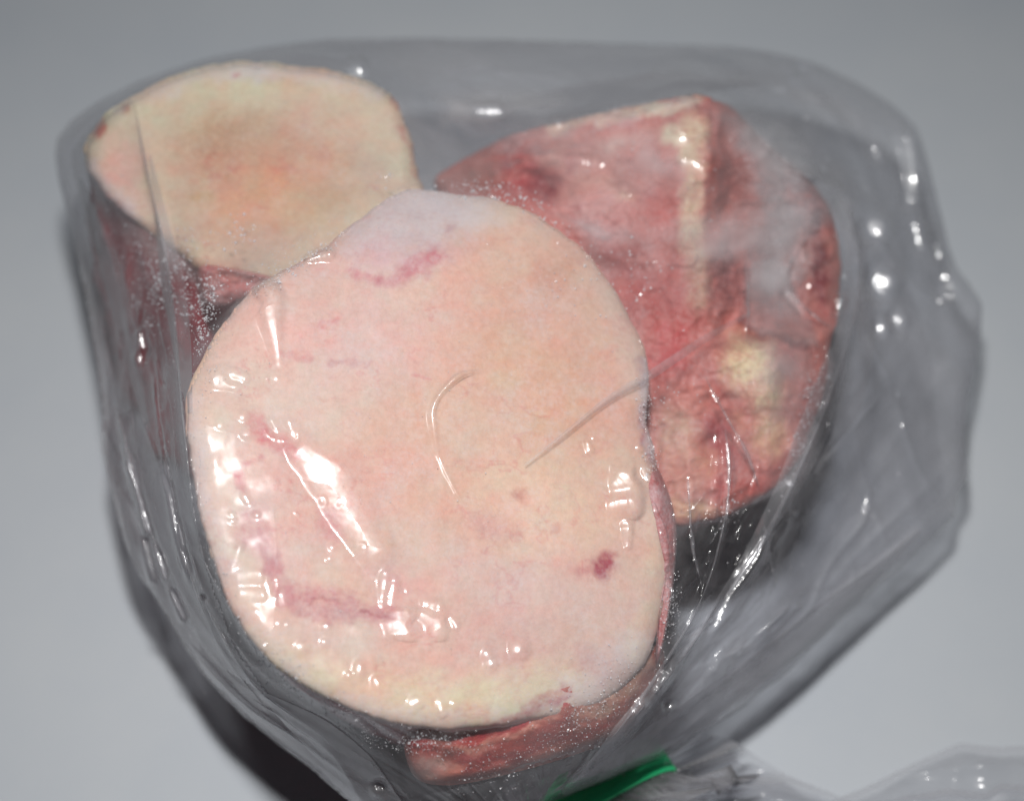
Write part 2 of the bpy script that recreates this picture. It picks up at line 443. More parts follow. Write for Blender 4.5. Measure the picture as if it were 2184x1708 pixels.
# --- front piece: the big pale round
front_c = at(910, 980, 46.0); front_c = [front_c[0], front_c[1] - 0.5, 0.0]
front = thing('meat_bone', 'large round pale pink bone slice nearest the camera, its cut face pressed against the bag', 'bone', front_c, G)
OUT_F = [(880, 404), (960, 410), (1060, 426), (1160, 470), (1240, 530), (1300, 602), (1345, 680), (1376, 745), (1385, 815), (1380, 885),
         (1395, 960), (1404, 1020), (1424, 1090), (1434, 1140), (1425, 1230), (1402, 1340), (1372, 1420), (1300, 1488), (1200, 1522),
         (1050, 1547), (930, 1552), (800, 1532), (700, 1490), (600, 1430), (540, 1370), (490, 1290), (450, 1190), (425, 1080), (405, 980),
         (396, 905), (396, 850), (420, 790), (445, 740), (482, 680), (545, 615), (625, 565), (690, 532), (730, 496), (785, 455), (832, 418)]
def dep_front(px, py):
    s = 39.0 * SX
    d = 39.0 + 0.26 * (px - 880) * s + 0.365 * (1000 - py) * s
    r = np.hypot((px - 910) / 500.0, (py - 985) / 570.0)
    d = d + 0.16 * r ** 4
    # the upper edge slopes away from the viewer
    d = d + 0.45 * sstep(560, 400, py) * sstep(1250, 950, px)
    return d
FB = [
    (1080, 850, 330, 330, 0, (224, 172, 142), 0.85), (900, 1130, 320, 210, 20, (224, 176, 150), 0.6), (760, 720, 260, 170, -20, (230, 186, 174), 0.7),
    (1170, 640, 150, 120, 30, (222, 172, 148), 0.7), (1190, 590, 60, 50, 0, (208, 152, 128), 0.5), (1010, 940, 120, 130, 0, (218, 176, 156), 0.5),
    (1180, 1080, 200, 130, 0, (230, 198, 170), 0.7), (1080, 1330, 260, 150, 10, (216, 172, 160), 0.55), (640, 1090, 180, 150, 0, (228, 178, 164), 0.6),
    (560, 1060, 130, 250, -12, (228, 190, 178), 0.5),
    (850, 520, 150, 80, -10, (214, 182, 180), 0.85), (900, 440, 120, 40, 5, (196, 160, 160), 0.6),
    ([(540, 1380), (700, 1450), (860, 1485), (1010, 1495), (1200, 1460)], 66, (226, 204, 172), 0.9),
    ([(450, 900), (480, 1100), (540, 1290)], 42, (228, 200, 180), 0.55),
    ([(1400, 1130), (1400, 1240), (1360, 1380)], 34, (230, 208, 184), 0.9),
    ([(1260, 560), (1330, 690), (1360, 800)], 28, (228, 198, 180), 0.6),
    ([(742, 572), (775, 594), (830, 602), (880, 586)], 13, (212, 140, 142), 0.6), ([(868, 586), (900, 570), (926, 542)], 26, (208, 122, 128), 0.75), (815, 594, 14, 10, 0, (198, 104, 110), 0.7),
    (820, 545, 60, 40, 0, (222, 182, 182), 0.6),
    ([(545, 895), (570, 930), (625, 958)], 22, (214, 122, 122), 0.7), ([(505, 1000), (512, 1040)], 12, (200, 105, 110), 0.7), ([(560, 975), (505, 1002)], 9, (206, 130, 130), 0.6),
    (540, 1120, 45, 60, 20, (208, 138, 138), 0.7), (575, 1200, 24, 30, 20, (176, 74, 88), 0.9), ([(560, 1150), (590, 1220), (610, 1270)], 30, (208, 138, 138), 0.7),
    ([(600, 1260), (690, 1278), (760, 1298), (820, 1312)], 34, (208, 138, 138), 0.7), ([(640, 1300), (740, 1322)], 20, (198, 140, 138), 0.6),
    ([(670, 1278), (720, 1285)], 7, (166, 90, 94), 0.5), ([(770, 1300), (830, 1312)], 8, (176, 92, 96), 0.6),
    (705, 1120, 32, 44, 0, (214, 132, 134), 0.6), (830, 1235, 90, 60, 30, (222, 166, 160), 0.6), (660, 1310, 20, 14, 0, (200, 118, 116), 0.5),
    (1289, 1205, 27, 32, 20, (172, 70, 84), 0.95), (1240, 1215, 30, 20, 0, (206, 146, 140), 0.6),
    (1110, 1050, 20, 18, 0, (196, 138, 120), 0.7), (1055, 1125, 70, 34, 20, (204, 150, 142), 0.55), (1180, 1130, 18, 14, 0, (206, 150, 130), 0.6),
    (960, 490, 14, 12, 0, (190, 130, 130), 0.8), (1090, 1250, 160, 80, 0, (220, 186, 170), 0.5),
    ([(1380, 860), (1372, 920), (1392, 990)], 14, (176, 120, 126), 0.7), ([(1366, 770), (1374, 830)], 12, (178, 128, 130), 0.6),
    ([(1395, 1010), (1405, 1060), (1420, 1090)], 15, (196, 84, 84), 0.85), ([(680, 700), (720, 690)], 10, (220, 140, 138), 0.5),
    ([(600, 745), (660, 770)], 10, (216, 140, 138), 0.45), ([(880, 800), (910, 806)], 6, (220, 130, 130), 0.5), ([(700, 775), (790, 772)], 8, (206, 140, 138), 0.5),
    ([(560, 1440), (480, 1310)], 14, (200, 160, 150), 0.6), ([(830, 1545), (1000, 1555), (1150, 1535)], 12, (206, 170, 148), 0.7),
    ([(1050, 1552), (1120, 1522), (1210, 1478)], 13, (186, 92, 88), 0.8), ([(1120, 1505), (1200, 1460)], 9, (196, 122, 110), 0.6),
    ([(1250, 1400), (1330, 1440)], 40, (206, 160, 150), 0.6),
]
cut_piece(front, OUT_F, dep_front, (226, 190, 172), FB, ((196, 140, 130), (168, 36, 46), (132, 28, 42)),
          (0.05, 0.22, -1.0), 7.2, 0.16, seed=3, nr=170, ns=520, roll=0.21, gain=(0.82, 0.855, 0.90), frost=0.15, wall_frost=0.25,
          frosts=[([(780, 470), (860, 430), (1000, 440)], 110, 0.45), ([(400, 850), (430, 1080), (520, 1330), (700, 1490), (930, 1545), (1200, 1515), (1380, 1420)], 44, 0.32), ([(1380, 780), (1390, 960)], 30, 0.5), ([(1230, 1480), (1380, 1380)], 80, 0.36)])

def lump(root, name, pts, base, blobs, edge_drop, seed=20, dome=0.2, mat=None, thick=1.2, frost=0.3):
    """an irregular lobe: pts are x, y, depth round its outline"""
    ns = 150
    p = np.array(pts, float)
    o = smooth_closed(p[:, :2], ns)
    ds = np.interp(np.linspace(0, len(p), ns, endpoint=False), np.arange(len(p) + 1), np.r_[p[:, 2], p[0, 2]])
    c = o.mean(0); dc = ds.mean() - dome
    t = np.linspace(0.004, 1, 40)
    P = c + t[:, None, None] * (o - c)[None]
    dd = dc + (ds[None] - dc) * (t[:, None] ** 2)
    px, py = P[..., 0].ravel(), P[..., 1].ravel(); d = dd.ravel()
    d = d + 0.12 * fbm(px / 60.0, py / 30.0, seed, 4) + 0.05 * fbm(px / 14.0, py / 10.0, seed + 2, 3)
    e = np.repeat(np.clip((t - 0.8) / 0.2, 0, 1), ns)
    d = d + edge_drop * (1 - np.sqrt(np.clip(1 - e * e, 0, 1)))
    V = at(px, py, d)
    back = [at(*(c + (o - c) * g).T, ds + edge_drop + thick * (1 - g) * 0 + th) for g, th in ((0.96, thick * 0.5), (0.8, thick), (0.4, thick), (0.01, thick))]
    n0 = len(t)
    Va = np.vstack([V] + back)
    F = grid_faces(n0 + 4, ns, True)[:, ::-1]
    qx, qy, _ = project(Va)
    cols = paint(qx, qy, base, blobs, seed=seed, frost=frost)
    ALL.append((Va, F))
    return mesh_obj(name, Va, F, mat or M_meat, root, cols)

RB = [([(880, 1580), (1000, 1572), (1120, 1530)], 20, (150, 38, 40), 1.3), ([(940, 1625), (1040, 1612), (1150, 1575), (1230, 1530)], 15, (152, 42, 42), 1.3), ([(960, 1655), (1060, 1640), (1140, 1615)], 11, (136, 48, 44), 1.2), ([(1120, 1600), (1220, 1570), (1300, 1540)], 12, (158, 60, 54), 1.1), ([(900, 1610), (960, 1640)], 14, (172, 128, 112), 0.8),
      ([(900, 1600), (990, 1590), (1090, 1556), (1210, 1490)], 22, (176, 70, 64), 0.95), ([(1030, 1560), (1100, 1535), (1200, 1488)], 20, (178, 46, 58), 1.0),
      ([(930, 1570), (960, 1610)], 26, (146, 74, 62), 0.9), ([(930, 1655), (1080, 1622), (1180, 1586)], 12, (190, 112, 96), 0.8),
      ([(1000, 1640), (1110, 1612), (1200, 1570)], 11, (150, 56, 54), 0.9), ([(1060, 1600), (1160, 1566), (1250, 1520)], 10, (160, 70, 62), 0.9), (900, 1640, 46, 36, 0, (176, 146, 138), 0.9),
      ([(980, 1600), (1080, 1575), (1180, 1530)], 8, (206, 140, 124), 0.8), ([(1080, 1640), (1200, 1600)], 9, (196, 120, 104), 0.8),
      ([(1240, 1530), (1320, 1480), (1380, 1420)], 26, (204, 164, 146), 0.9), ([(1190, 1560), (1290, 1530), (1350, 1490)], 9, (180, 100, 90), 0.7)]
def off_front(p): return [(x, y, float(dep_front(np.array([x * 1.0]), np.array([y * 1.0]))[0]) + o) for x, y, o in p]
lump(front, 'meat_flap', off_front([(862, 1490, 0.45), (874, 1640, 0.8), (950, 1674, 0.9), (1100, 1646, 0.75), (1240, 1604, 0.7), (1330, 1564, 0.7), (1398, 1480, 0.6), (1412, 1380, 0.5),
      (1320, 1360, 0.36), (1190, 1400, 0.33), (1060, 1425, 0.33), (940, 1450, 0.36)]), (168, 88, 74), RB, 0.4, seed=23, dome=0.46, frost=0.0)
lump(front, 'meat_strip', off_front([(1392, 985, 0.1), (1422, 1040, 0.2), (1442, 1120, 0.3), (1438, 1230, 0.3), (1420, 1350, 0.25), (1400, 1420, 0.2), (1402, 1340, -0.1), (1420, 1240, -0.08), (1426, 1140, -0.08),
      (1402, 1072, -0.1), (1380, 1030, -0.1)]), (170, 66, 64), [], 0.3, seed=26, dome=0.08)

# --- left piece, behind
lc = at(540, 420, 49.0)
left = thing('meat_bone', 'cream rimmed tan bone slice at the back left, partly hidden by the big front slice', 'bone', [lc[0], lc[1] - 1.0, 0], G)
OUT_L = [(178, 330), (198, 280), (240, 232), (300, 196), (380, 158), (480, 134), (600, 136), (700, 150), (785, 175), (840, 208), (862, 255), (880, 310), (892, 370), (908, 425),
         (880, 500), (780, 565), (640, 600), (540, 612), (440, 585), (380, 540), (310, 492), (250, 446), (205, 395)]
def dep_left(px, py):
    s = 42.6 * SX
    d = 42.7 + 0.34 * (370 - py) * s - 0.02 * (px - 530) * s
    r = np.hypot((px - 540) / 360.0, (py - 370) / 245.0)
    return d + 0.12 * r ** 4
LB = [
    (550, 385, 205, 150, 8, (196, 154, 130), 0.6), (555, 388, 165, 122, 8, (196, 152, 126), 0.5), (556, 386, 190, 140, 8, (200, 156, 132), 0.6), (610, 420, 150, 90, 0, (214, 164, 132), 0.6), (480, 300, 130, 70, -10, (186, 148, 124), 0.6), (700, 360, 60, 70, 0, (212, 158, 126), 0.7),
    ([(250, 240), (380, 185), (560, 170), (720, 190), (820, 260), (850, 360)], 46, (212, 196, 172), 0.9), ([(240, 300), (260, 400), (330, 470)], 40, (222, 186, 170), 0.8),
    (270, 360, 40, 60, 20, (218, 170, 160), 0.6), (560, 160, 70, 20, 0, (206, 190, 186), 0.7),
    (205, 268, 16, 26, 20, (190, 90, 74), 0.9), (275, 240, 11, 12, 0, (186, 118, 92), 0.8), (845, 218, 18, 12, 20, (194, 112, 102), 0.9), (503, 162, 9, 7, 0, (190, 90, 80), 0.8),
    (690, 330, 30, 20, 40, (190, 140, 120), 0.6), (480, 380, 16, 10, 0, (186, 142, 108), 0.6), (430, 420, 24, 14, 0, (190, 150, 110), 0.6), (590, 480, 16, 12, 0, (196, 138, 106), 0.5),
    ([(200, 390), (240, 430), (290, 475)], 10, (170, 92, 92), 0.7), ([(860, 280), (886, 370)], 8, (200, 150, 132), 0.6), (500, 460, 120, 50, 0, (212, 166, 138), 0.6),
    (470, 590, 70, 40, 0, (190, 110, 100), 0.5),
]
cut_piece(left, OUT_L, dep_left, (210, 186, 164), LB, ((184, 116, 112), (186, 30, 50), (150, 24, 44)), (-0.03, -0.25, -1.0), 6.0, 0.02, seed=6, wall_seed=14, nr=120, ns=400, gain=(0.92, 0.97, 0.96), frost=0.1, wall_frost=0.12, frosts=[([(250, 230), (400, 160), (600, 140), (800, 190)], 40, 0.36), ([(190, 360), (300, 490)], 40, 0.4)])
lump(left, 'meat_flap', [(425, 570, 42.0), (430, 640, 42.5), (470, 660, 42.4), (540, 630, 42.0), (600, 604, 41.8), (560, 585, 41.7), (480, 570, 41.75)], (196, 104, 98),
     [(440, 585, 14, 26, 20, (176, 60, 64), 0.8), (462, 622, 7, 7, 0, (90, 40, 40), 0.9), (500, 590, 60, 16, 0, (204, 124, 112), 0.7)], 0.4, seed=29, dome=0.05)  # the small dark spot paints the shade inside a hole

# --- right piece: red, with a pale ridge of bone
rc = at(1480, 600, 49.0)
right = thing('meat_bone', 'dark red meat chunk with a cream ridge of bone, right of the big slice', 'bone', [rc[0], rc[1] - 1.0, 0], G)
OUT_R = [(925, 392), (1000, 335), (1080, 292), (1200, 258), (1300, 236), (1400, 216), (1490, 204), (1550, 222), (1592, 262), (1650, 318), (1715, 372), (1762, 434), (1788, 510), (1794, 590), (1784, 680), (1768, 750), (1764, 810),
         (1744, 880), (1700, 985), (1620, 1062), (1520, 1106), (1430, 1118), (1330, 1040), (1240, 860), (1150, 680), (1020, 500)]
def dep_right(px, py):
    s = 42.6 * SX
    wx = px + 14 * fbm(px / 50.0, py / 50.0, 47, 3) * 2; wy = py + 14 * fbm(px / 50.0, py / 50.0, 48, 3) * 2
    d = 42.55 + 0.20 * (500 - py) * s
    d = d + np.clip(1440 - wx, 0, 600) * s * 0.20                                   # left plane leans away
    d = d + 0.9 * sstep(1150, 930, px)
    d = d - 0.11 * sstep(1420, 1456, wx) * sstep(1524, 1500, wx) * sstep(230, 262, wy) * sstep(700, 640, wy)   # the ridge of bone stands proud
    up = sstep(1504, 1560, wx) * sstep(752, 696, wy + 0.15 * (wx - 1600))
    d = d + up * (0.36 + np.clip(wx - 1530, 0, 400) * s * 0.36)                     # plane beyond the ridge drops back
    low = sstep(712, 748, wy + 0.12 * (wx - 1600)) * sstep(1380, 1470, wx)
    d = d - 0.20 * low + low * np.clip(wx - 1640, 0, 300) * s * 0.55                # block of the bone end
    d = d - 0.16 * np.exp(-(((wx - 1600) / 75.0) ** 2 + ((wy - 800) / 80.0) ** 2) ** 2)
    d = d + 0.30 * np.exp(-((wx - 1532) / 26.0) ** 2 - ((wy - 935) / 70.0) ** 2)    # grooves and hollows
    d = d + 0.34 * np.exp(-((wx - 1145) / 46.0) ** 2 - ((wy - 388) / 30.0) ** 2) + 0.2 * np.exp(-((wx - 1560) / 36.0) ** 2 - ((wy - 390) / 70.0) ** 2)
    d = d + 0.22 * fbm(px / 90.0, py / 90.0, 50, 4) + 0.14 * (np.abs(fbm(px / 60.0, py / 45.0, 46, 3)) * 2 - 0.3) + 0.05 * fbm(px / 18.0, py / 18.0, 45, 3)
    return d
QB = [
    (1250, 360, 200, 110, -10, (206, 134, 124), 0.8), (1120, 370, 80, 70, 30, (176, 62, 66), 0.9), (1160, 400, 40, 34, 40, (140, 30, 40), 0.9), (990, 385, 90, 40, -20, (150, 96, 90), 0.7),
    (1290, 410, 90, 60, 0, (206, 146, 136), 0.7), (1370, 330, 60, 80, 0, (196, 96, 84), 0.7), (1330, 360, 40, 30, 0, (176, 90, 80), 0.6), (1405, 440, 34, 60, 0, (194, 84, 78), 0.8),
    ([(1180, 275), (1300, 245), (1400, 228), (1490, 220)], 18, (214, 180, 158), 0.85), (1400, 236, 50, 18, -10, (216, 200, 178), 0.8), (1440, 290, 36, 24, 0, (220, 200, 176), 0.8),
    ([(1476, 270), (1476, 380), (1478, 500), (1484, 640)], 33, (206, 174, 148), 0.85),
    (1560, 390, 50, 90, 0, (136, 64, 58), 0.9), (1600, 300, 40, 30, 30, (150, 88, 82), 0.7), (1545, 590, 44, 80, 0, (132, 58, 58), 0.9), ([(1515, 300), (1520, 460)], 14, (170, 84, 72), 0.8),  # dark brown-red side beyond the ridge; its turned-away shade is painted in too
    (1400, 620, 120, 110, 0, (178, 84, 82), 0.8), (1430, 740, 60, 90, 30, (192, 76, 78), 0.8), (1340, 560, 90, 60, 40, (168, 88, 88), 0.7),
    (1590, 770, 64, 66, 20, (214, 188, 154), 0.95), (1640, 840, 44, 50, 0, (204, 170, 142), 0.8), (1620, 712, 50, 14, 20, (166, 80, 64), 0.8),
    (1450, 950, 60, 110, 0, (206, 156, 136), 0.8), (1530, 930, 36, 60, -10, (160, 54, 60), 0.9), (1500, 850, 50, 36, 0, (190, 98, 90), 0.7), (1640, 930, 44, 60, 10, (206, 160, 132), 0.8),
    (1600, 1040, 40, 30, -20, (190, 88, 80), 0.8), (1470, 1080, 60, 30, 0, (208, 160, 132), 0.8), (1540, 1040, 24, 40, 0, (170, 70, 72), 0.7),
    (1180, 330, 40, 24, 0, (216, 160, 150), 0.6), (1330, 300, 60, 24, -15, (214, 168, 158), 0.7), (1270, 440, 110, 40, 5, (204, 150, 148), 0.7), (1220, 350, 26, 40, 20, (182, 100, 98), 0.6), (1420, 380, 18, 60, 0, (180, 84, 74), 0.7), (1330, 410, 30, 18, 0, (222, 176, 158), 0.6),
    (1400, 330, 14, 30, 10, (156, 76, 68), 0.6), (1400, 560, 60, 30, 0, (196, 128, 124), 0.7), (1470, 840, 60, 40, 10, (204, 128, 116), 0.6), (1580, 900, 24, 40, 0, (200, 140, 118), 0.6), (1560, 985, 20, 34, 10, (150, 54, 56), 0.7), (1500, 1000, 34, 44, 0, (204, 146, 124), 0.7),
    (1690, 400, 100, 150, 20, (140, 112, 114), 0.95), (1650, 590, 64, 110, 0, (150, 122, 124), 0.95), (1715, 950, 22, 80, 14, (150, 56, 56), 0.8), (1620, 300, 60, 40, 40, (128, 84, 82), 0.8), (1660, 330, 40, 20, 40, (112, 60, 62), 0.8),  # mauve-grey patches: frost, with the film's haze painted into the meat colour
    (1750, 580, 24, 90, -4, (122, 36, 42), 1.0), (1738, 470, 16, 50, 8, (92, 42, 50), 0.9), (1690, 720, 60, 16, 10, (146, 70, 62), 0.8), ([(1590, 560), (1588, 690), (1640, 712), (1720, 740)], 10, (120, 52, 52), 0.7),  # dark stroke: notch between upper and lower block, its shade painted in
    (1730, 860, 22, 70, 10, (150, 60, 56), 0.8),
]
cut_piece(right, OUT_R, dep_right, (188, 112, 106), QB, ((170, 100, 92), (134, 52, 56), (92, 36, 42)), (0.0, 0.25, -1.0), 6.4, 0.25, centre=(1440, 640), seed=12, wall_seed=22,
          nr=150, ns=460, roll=0.35, rough=0.09, gain=(0.96, 1.04, 1.05), frost=0.12, wall_frost=0.4, frosts=[([(1600, 300), (1690, 430), (1690, 560)], 80, 0.3), ([(1080, 300), (1300, 245), (1480, 215)], 40, 0.3)])

# ------------------------------------------------------------------ the bag
# outline as seen, with the height of the film's edge above the table (cm)
OUT_B = [(122, 296, 4.6), (152, 258, 4.8), (205, 220, 4.9), (300, 172, 4.9), (440, 126, 4.9), (560, 103, 4.9), (690, 85, 4.9), (900, 82, 4.8), (1100, 86, 4.6), (1300, 93, 4.4), (1450, 97, 4.2), (1560, 100, 4.0),
         (1650, 113, 3.9), (1740, 136, 3.8), (1830, 178, 3.6), (1900, 222, 3.5), (1956, 274, 3.4), (1978, 340, 3.2), (2000, 430, 3.0), (2022, 520, 2.9), (2038, 568, 2.8), (2068, 606, 2.7), (2095, 648, 2.6), (2092, 720, 2.5), (2078, 800, 2.4),
         (2064, 862, 2.3), (2060, 930, 2.2), (2066, 1020, 2.2), (2040, 1062, 2.2), (2034, 1104, 2.2), (1960, 1176, 2.2), (1880, 1244, 2.2), (1790, 1326, 2.2), (1720, 1394, 2.2), (1640, 1464, 2.2), (1541, 1534, 2.2), (1420, 1606, 2.2),
         (1290, 1664, 2.3), (1178, 1702, 2.4), (1120, 1780, 2.4), (1010, 1830, 2.5), (870, 1800, 2.6), (750, 1710, 2.8), (660, 1632, 2.9), (560, 1556, 3.0), (470, 1476, 3.1), (430, 1430, 3.1), (388, 1366, 3.2), (330, 1272, 3.3), (292, 1218, 3.3),
         (262, 1150, 3.4), (240, 1060, 3.4), (218, 955, 3.5), (222, 880, 3.6), (208, 780, 3.7), (186, 660, 3.8), (172, 590, 3.9), (152, 490, 4.1), (126, 390, 4.4), (118, 336, 4.5)]
ob = np.array(OUT_B, float)
# gently rounded polyline (corners of stiff film stay)
def soften(p, n):
    q = []
    for i in range(len(p)):
        a, b, c = p[i - 1], p[i], p[(i + 1) % len(p)]
        for t in (0.75, 0.9): q.append(a * (1 - t) + b * t)
        q.append(b * 0.9 + 0.05 * (a + c))
        for t in (0.1, 0.25): q.append(b * (1 - t) + c * t)
    q = np.array(q)
    return resample(np.vstack([q, q[:1]]), n + 1)[:-1]
NB = 900
OB = soften(ob, NB)
bag_o = [0.6, 21.0, 0.0]
bag = thing('plastic_bag', 'clear crinkled plastic bag holding three bone pieces, tied with green tape', 'bag', bag_o)

CELL = 3.0
U0, U1, V0, V1 = 100, 2115, 62, 1850
gu = np.arange(U0, U1, CELL); gv = np.arange(V0, V1, CELL)
GU, GV = np.meshgrid(gu, gv)

# signed distance (inside negative) + nearest edge point
def sdf_poly(X, Y, poly):
    n = len(poly); xs = X.ravel(); ys = Y.ravel()
    best = np.full(xs.shape, 1e9, np.float32); idx = np.zeros(xs.shape, np.int32)
    for s in range(0, len(xs), 40000):
        a = (xs[s:s + 40000, None].astype(np.float32) - poly[None, :, 0].astype(np.float32)) ** 2 + (ys[s:s + 40000, None].astype(np.float32) - poly[None, :, 1].astype(np.float32)) ** 2
        k = a.argmin(1); idx[s:s + 40000] = k; best[s:s + 40000] = np.sqrt(a[np.arange(len(k)), k])
    inside = np.zeros(xs.shape, bool); j = n - 1
    for i in range(n):
        xi, yi = poly[i, :2]; xj, yj = poly[j, :2]
        if yi != yj:
            c = ((yi > ys) != (yj > ys)) & (xs < (xj - xi) * (ys - yi) / (yj - yi) + xi)
            inside ^= c
        j = i
    return np.where(inside, -best, best).reshape(X.shape), idx.reshape(X.shape)
# coarse field, interpolated
def upsample(a, shape):
    yi = np.linspace(0, a.shape[0] - 1, shape[0]); xi = np.linspace(0, a.shape[1] - 1, shape[1])
    y0 = np.floor(yi).astype(int).clip(0, a.shape[0] - 2); x0 = np.floor(xi).astype(int).clip(0, a.shape[1] - 2)
    fy = (yi - y0)[:, None]; fx = (xi - x0)[None]
    return (a[y0][:, x0] * (1 - fx) + a[y0][:, x0 + 1] * fx) * (1 - fy) + (a[y0 + 1][:, x0] * (1 - fx) + a[y0 + 1][:, x0 + 1] * fx) * fy
SD, NI = sdf_poly(GU, GV, OB)
EDGE = depth_at_height(OB[:, 1], OB[:, 2])[NI]

# depth of the solids along each line of sight of the grid
tv = []; tf = []; off = 0
for V, F in ALL:
    tv.append(V); tf.append(F + off); off += len(V)
bvh = BVHTree.FromPolygons(np.vstack(tv).tolist(), np.vstack(tf).tolist(), epsilon=0.0)
OBS = np.full(GU.shape, 60.0)
step = 2
su, sv = GU[::step, ::step], GV[::step, ::step]
X = (su - 1092.0) * SX; Y = (854.0 - sv) * SX
dirs = FWD + X[..., None] * RGT + Y[..., None] * UPV
nrm = np.linalg.norm(dirs, axis=-1)
o_s = np.full(su.shape, 60.0)
ins = (SD[::step, ::step] < 3)
cpos = Vector(CAMP)
for i, j in zip(*np.nonzero(ins)):
    h = bvh.ray_cast(cpos, Vector(dirs[i, j]))
    if h[0] is not None: o_s[i, j] = h[3] / nrm[i, j]
def box(a, r=1):
    b = np.pad(a, r, mode='edge'); s = np.zeros_like(a)
    for i in range(2 * r + 1):
        for j in range(2 * r + 1): s += b[i:i + a.shape[0], j:j + a.shape[1]]
    return s / (2 * r + 1) ** 2
OBS = upsample(o_s, GU.shape) - 0.025

def relax(d, obs, fixed, it):
    for _ in range(it):
        a = d.copy()
        a[1:-1, 1:-1] = 0.25 * (d[:-2, 1:-1] + d[2:, 1:-1] + d[1:-1, :-2] + d[1:-1, 2:])
        a = np.minimum(a, obs)
        d = np.where(fixed, d, a)
    return d
lev = [12, 6, 3, 2, 1]
D = None
for l in lev:
    ob_l = OBS[::l, ::l]; fx = SD[::l, ::l] > -2.0; ed = EDGE[::l, ::l]
    d0 = ed.copy() if D is None else upsample(D, ob_l.shape)
    d0 = np.where(fx, ed, np.minimum(d0, ob_l))
    D = relax(d0, ob_l, fx, {12: 900, 6: 300, 3: 160, 2: 60, 1: 30}[l])
gap = np.clip(OBS - D, 0, 3)                 # 0 where the film touches
free = sstep(0.03, 0.5, gap)

def ridge(pts, amp, w, sharp=True, ends=(0.15, 0.15), side=0, only_free=False):
    """a crease: film raised by amp cm along a line of half width w px"""
    p = smooth_open(pts, 40)
    x0, x1 = p[:, 0].min() - 4 * w, p[:, 0].max() + 4 * w; y0, y1 = p[:, 1].min() - 4 * w, p[:, 1].max() + 4 * w
    i0, i1 = np.searchsorted(gv, [y0, y1]); j0, j1 = np.searchsorted(gu, [x0, x1])
    if i1 <= i0 or j1 <= j0: return
    dd, t, sg = poly_dist(GU[i0:i1, j0:j1], GV[i0:i1, j0:j1], p)
    if sharp: pr = np.exp(-dd / w)
    else: pr = np.exp(-(dd / w) ** 2)
    if side: pr = np.where(sg * side > 0, pr, np.exp(-(dd / (w * 0.35))))
    tp = sstep(0, max(ends[0], 1e-3), t) * sstep(1, 1 - max(ends[1], 1e-3), t)
    if only_free: tp = tp * free[i0:i1, j0:j1]
    D[i0:i1, j0:j1] -= amp * pr * tp * (0.8 + 0.5 * vn(t * 14 + amp * 100, dd * 0, 40))

# loose film: long folds running out from the tied neck, and a soft crumple
ca = np.arctan2(GU - 1150, 1830 - GV); rad = np.hypot(GU - 1150, 1830 - GV)
fold = (np.abs(fbm(ca * 13 + 30, rad / 500.0 + 3, 33, 3)) * 2)
fold2 = np.abs(fbm(ca * 34 + 60 + 0.6 * vn(rad / 200., ca * 3, 4), rad / 330.0 + 9, 36, 2)) * 2
inn = sstep(0, 60, -SD)
D -= inn * free * (0.16 * (0.5 - fold) + 0.03 * (0.5 - fold2))
D -= inn * free * (0.26 * fbm(GU / 130.0, GV / 130.0, 12, 3) + 0.08 * np.abs(fbm(GU / 45.0, GV / 60.0, 15, 3)))
# film lying on the cut faces: thin ripples
con = (1 - free) * inn
rx = (GU * 0.80 + GV * 0.60); ry = (-GU * 0.60 + GV * 0.80)
sx2 = (GU * 0.52 + GV * 0.85); sy2 = (-GU * 0.85 + GV * 0.52)
D -= con * (0.03 * fbm(sx2 / 420.0, sy2 / 110.0, 18, 2) + 0.003 * fbm(GU / 40.0, GV / 40.0, 19, 2))

